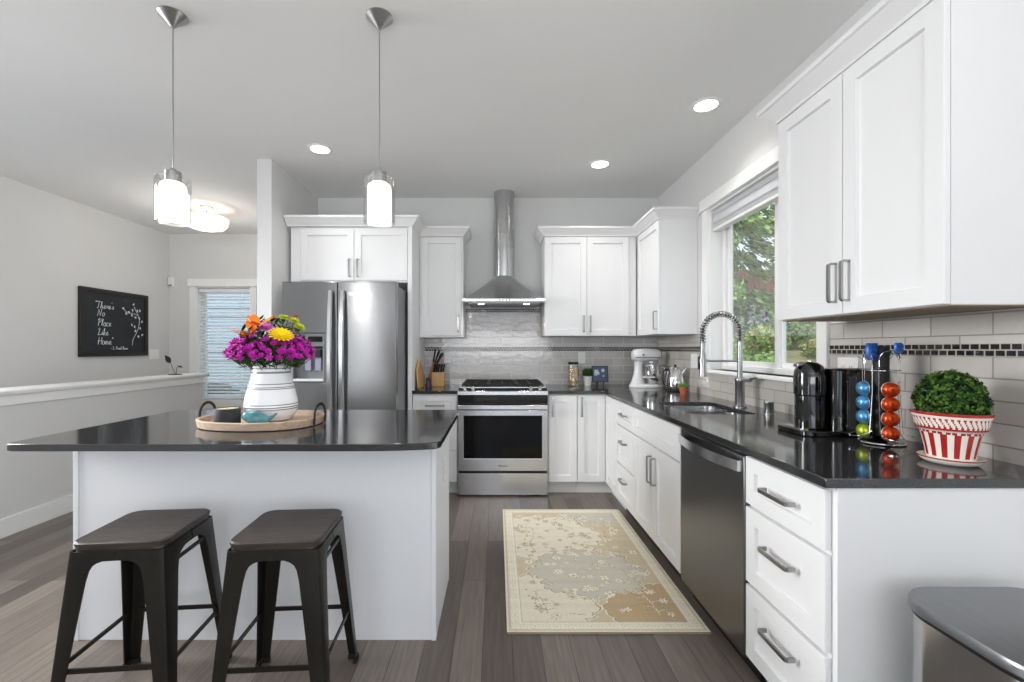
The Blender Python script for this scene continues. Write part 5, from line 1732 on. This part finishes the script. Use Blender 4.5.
# ------------------------------------------------------------------ left back counter: board, knives
bm = prism(new(), [(-.14, 0), (.14, 0), (.15, .02), (.15, .16), (.125, .19), (.05, .235), (.03, .27), (-.03, .27), (-.05, .235), (-.125, .19), (-.15, .16), (-.15, .02)], -.009, .009, lambda u, v, w: (w, u, v))
o = obj('cutting_board', bm, 'oak', smooth=.3, bevel=.003)
o.location = (-.712, 4.135, ZK + .001)
o.rotation_euler = (0, R(-5), 0)
tag(o, 'light wooden cutting board leaning against the refrigerator side panel', 'cutting board')
kb = thing('knife_block', 'slanted brown and light wood knife block with black-handled knives', 'knife block', (-.6, 4.33, ZK))
obj('slant_block', prism(new(), [(-.690, ZK + .001), (-.640, ZK + .001), (-.578, ZK + .215), (-.632, ZK + .232)], 4.30, 4.42, lambda u, v, w: (u, w, v)), 'walnut', kb, bevel=.002)
obj('steak_block', box(new(), -.632, -.512, 4.26, 4.2995, ZK + .001, ZK + .137), 'oak', kb, bevel=.003)
obj('foot', box(new(), -.639, -.525, 4.305, 4.415, ZK + .001, ZK + .02), 'walnut', kb)
def knife(label, p, d, L, blade, g):
    p, d = Vector(p), Vector(d).normalized()
    t = thing('kitchen_knife', label, 'knife', p, 0, g, world=False)
    s = Vector((0, 1, 0))
    obj('knife_handle', tube(new(), [d * .004, d * .02, d * L * .5, d * L * .85, d * L], [.008, .0095, .0085, .0105, .007], 8), 'black', t)
    obj('knife_bolster', tube(new(), [d * -.0, d * .0039], .008, 8), 'nickel', t)
    return t
for dx, yy, zz, L, dd, lab in (
        (-.628, 4.325, .2325, .135, (.20, -.1, 1), 'chef knife with a long black handle, tallest and left in the knife block'),
        (-.609, 4.325, .2265, .125, (.32, -.1, 1), 'black-handled kitchen knife beside the tallest knife in the block'),
        (-.590, 4.325, .2205, .115, (.44, -.1, 1), 'black-handled kitchen knife at the low end of the block front row'),
        (-.619, 4.375, .2297, .13, (.42, .05, 1), 'black-handled kitchen knife behind the tallest knife in the block'),
        (-.598, 4.375, .223, .12, (.60, .05, 1), 'black-handled kitchen knife leaning farthest out of the slanted block')):
    knife(lab, (dx, yy, ZK + zz), dd, L, 0, 'knives in the slanted block')
for i in range(5):
    knife('short black-handled steak knife in the light front block', (-.617 + i * .0225, 4.28, ZK + .1375), (.22, -.1, 1), .085, 0, 'steak knives in the light block')
o = obj('pepper_grinder', lathe(new(), [(0, ZK), (.024, ZK), (.026, ZK + .01), (.02, ZK + .04), (.018, ZK + .055), (.023, ZK + .068), (.022, ZK + .085), (.01, ZK + .094), (0, ZK + .095)], (-.655, 4.19, 0), 24), 'purple', smooth=.6)
tag(o, 'small dark purple grinder at the foot of the knife block', 'grinder')

# ------------------------------------------------------------------ garden behind the kitchen window
def gz(x, y):
    return .40 + .19 * max(0, y - 3.5) + .03 * math.sin(x * 1.7) * math.cos(y * 1.3)
bm = new()
nx, ny = 48, 64
Vg = [[bm.verts.new((1.83 + 20 * i / nx, -3 + 28 * j / ny, gz(1.83 + 20 * i / nx, -3 + 28 * j / ny))) for i in range(nx + 1)] for j in range(ny + 1)]
for j in range(ny):
    for i in range(nx):
        bm.faces.new((Vg[j][i], Vg[j][i + 1], Vg[j + 1][i + 1], Vg[j + 1][i]))
obj('ground', bm, mat('dry_lawn', '#8f8a68', .95, vary=(.4, 5, U1), bump=(.8, 20, U1)), kind=S)
mi.scale = (.93, .95, 1)
fe = thing('garden_fence', 'reddish brown wooden fence beyond the shrubs behind the kitchen window', 'fence', (6.6, 11.5, gz(6.6, 11.5)))
for i in range(40):
    x = 4.0 + i * .15
    obj('board', prism(new(), [(x, gz(x, 11.5) - .1), (x + .143, gz(x, 11.5) - .1), (x + .143, 3.35), (x, 3.35)], 11.49, 11.51, XZ), 'fence', fe)
for z in (2.3, 3.2):
    obj('rail', box(new(), 4.0, 10.0, 11.511, 11.55, z, z + .09), 'fence', fe)
def shrub(name, label, c, a, b, h, n, size, ms, seed):
    x, y = c
    z = gz(x, y)
    t = thing(name, label, 'shrub', (x, y, z - .02))
    for k in range(3):
        ang = k * 2.1 + seed
        obj('stem', tube(new(), [(x, y, z - .02), (x + .3 * a * math.cos(ang), y + .3 * b * math.sin(ang), z + h * .6)], [.02, .008], 6), 'bark', t)
    bm = new()
    r_ = random.Random(seed)
    for q in range(7):
        cc = (x + r_.uniform(-.5, .5) * a, y + r_.uniform(-.5, .5) * b, z + h * r_.uniform(.3, .72))
        leaf_cards(bm, ballfn(cc, a * .55, b * .55, h * .34, -1, .5), n // 7, size, len(ms), .9, seed * 10 + q)
    obj('foliage', bm, ms, t, smooth=0)
SG, SP = ['shrub_d', 'shrub_m', 'shrub_l'], ['shrub_d', 'shrub_p', 'shrub_p', 'shrub_m']
shrub('shrub', 'bright green feathery shrub just outside the kitchen window', (3.12, 5.15), .34, .4, .62, 1800, .07, ['shrub_m', 'shrub_l', 'cedar_l'], 2)
shrub('shrub', 'grey-green low shrub outside the window, left of the feathery one', (3.0, 5.75), .42, .45, .6, 1800, .06, SG, 3)
shrub('shrub', 'purplish grey shrub on the slope below the fence', (4.35, 7.6), .55, .5, .85, 2200, .09, SP, 4)
shrub('shrub', 'mid-green bushy shrub on the slope below the garden table', (5.4, 8.3), .6, .5, .75, 2200, .09, SG, 5)
shrub('shrub', 'pale green shrub low on the slope, beyond the faucet', (3.9, 6.7), .6, .5, .7, 2000, .07, ['shrub_m', 'shrub_l', 'dry'], 6)
shrub('shrub', 'dark green shrub near the foot of the fence', (5.9, 10.7), .6, .4, .85, 2000, .1, SG, 7)
shrub('shrub', 'dry tan bush on the slope seen through the right window pane', (5.55, 7.2), .55, .5, .5, 1600, .07, ['dry', 'shrub_m', 'shrub_l'], 8)
shrub('shrub', 'green shrub on the slope at the top of the right window pane', (7.2, 9.2), .65, .6, .9, 2000, .1, SG, 9)
def conifer(label, x, y, r0, z0, z1, n, ms, seed, size=.2):
    z = gz(x, y)
    t = thing('conifer_tree', label, 'tree', (x, y, z - .05))
    obj('trunk', tube(new(), [(x, y, z - .05), (x + .05, y, (z + z1) / 2), (x, y, z1)], [.22, .13, .03], 10), 'bark', t)
    bm = new()
    r_ = random.Random(seed)
    nb = int((z1 - z0) / .2) * 5
    for q in range(nb):
        s = q / nb
        zz = z0 + (z1 - z0) * s
        L = r0 * (1 - s) ** .7 * r_.uniform(.6, 1.1) + .2
        a = r_.random() * 6.28
        for i in range(n // nb):
            u = r_.uniform(.2, 1) ** .7
            p = Vector((x + math.cos(a) * L * u, y + math.sin(a) * L * u, zz + .12 * L * u - .42 * L * u * u))
            p += Vector((r_.gauss(0, .09), r_.gauss(0, .09), r_.gauss(0, .05)))
            d = Vector((math.cos(a + r_.uniform(-.7, .7)), math.sin(a + r_.uniform(-.7, .7)), r_.uniform(-1.1, -.1))).normalized()
            w = d.cross(Vector((r_.uniform(-1, 1), r_.uniform(-1, 1), 1))).normalized()
            l = size * r_.uniform(.6, 1.2)
            bm.faces.new([bm.verts.new(v) for v in (p - d * l * .5, p + w * l * .16, p + d * l * .5, p - w * l * .16)]).material_index = int(r_.random() * len(ms))
    obj('foliage', bm, ms, t, smooth=0)
CL, CD = ['cedar_m', 'cedar_l', 'cedar_l', 'cedar_d'], ['cedar_d', 'leaf_d', 'cedar_m']
conifer('light green drooping cedar in front of the fence, filling the window pane', 4.6, 9.0, 1.7, 2.2, 6.2, 12000, CL, 11)
conifer('dark conifer behind the fence, at the upper left of the window view', 7.0, 14.0, 2.2, 2.6, 9.5, 8000, CD, 12, .28)
conifer('dark conifer behind the fence, directly behind the cedar', 11.6, 15.5, 2.2, 2.6, 10, 8000, CD, 13, .28)
conifer('tall dark conifer farthest right behind the fence', 16.4, 14.5, 2.2, 2.4, 10, 7000, CD, 14, .28)
gt = thing('garden_table', 'white folding table on the slope in front of the fence', 'table', (6.1, 9.9, gz(6.1, 9.9)))
zt2 = 2.25
obj('table_top', box(new(), 5.85, 6.5, 9.65, 10.2, zt2, zt2 + .04), 'trim', gt, bevel=.01)
for x in (5.91, 6.44):
    for y in (9.71, 10.14):
        obj('leg', cyl(new(), (x, y, gz(x, y) - .02), (x + (6.17 - x) * .1, y, zt2 - .001), .018, .018, 8), 'trim', gt)

# ------------------------------------------------------------------ yard behind the entry window
obj('yard_ground', box(new(), -9, 1, YE + .17, 14, -.1, 0), mat('yard_paving', '#9a9a96', .9, vary=(.1, 3, U1)), kind=S)
o = obj('neighbour_house', box(new(), -9, -.5, 10.0, 10.2, 0, 5.5), 'siding')
tag(o, 'pale blue-grey clapboard house wall seen through the entry blind', 'house')
o = thing('garden_planter', 'dark planter box with bushy plants outside the entry window', 'planter', (-5.3, 8.3, 0))
obj('box', holed(new(), (-5.6, -5.0, 8.05, 8.55), (-5.56, -5.04, 8.09, 8.51), 0, .5, lambda u, v, w: (u, v, w)), mat('dark_planter', '#2b3036', .6), o)
obj('soil', box(new(), -5.559, -5.041, 8.091, 8.509, .3, .45), 'soil', o)
obj('foliage', leaf_cards(new(), ballfn((-5.3, 8.3, .5), .3, .22, .16, -.2, .4), 900, .06, 3, .9, 77), ['leaf_d', 'shrub_d', 'shrub_p'], o, smooth=0)
o = obj('garden_urn', lathe(new(), [(0, 0), (.14, 0), (.16, .03), (.1, .08), (.12, .12), (.24, .3), (.27, .45), (.3, .48), (.25, .48), (.22, .42), (0, .4)], (-4.66, 8.1, 0), 28), 'slate', smooth=.6)
tag(o, 'dark round garden urn outside the entry window, right of the planter', 'urn')
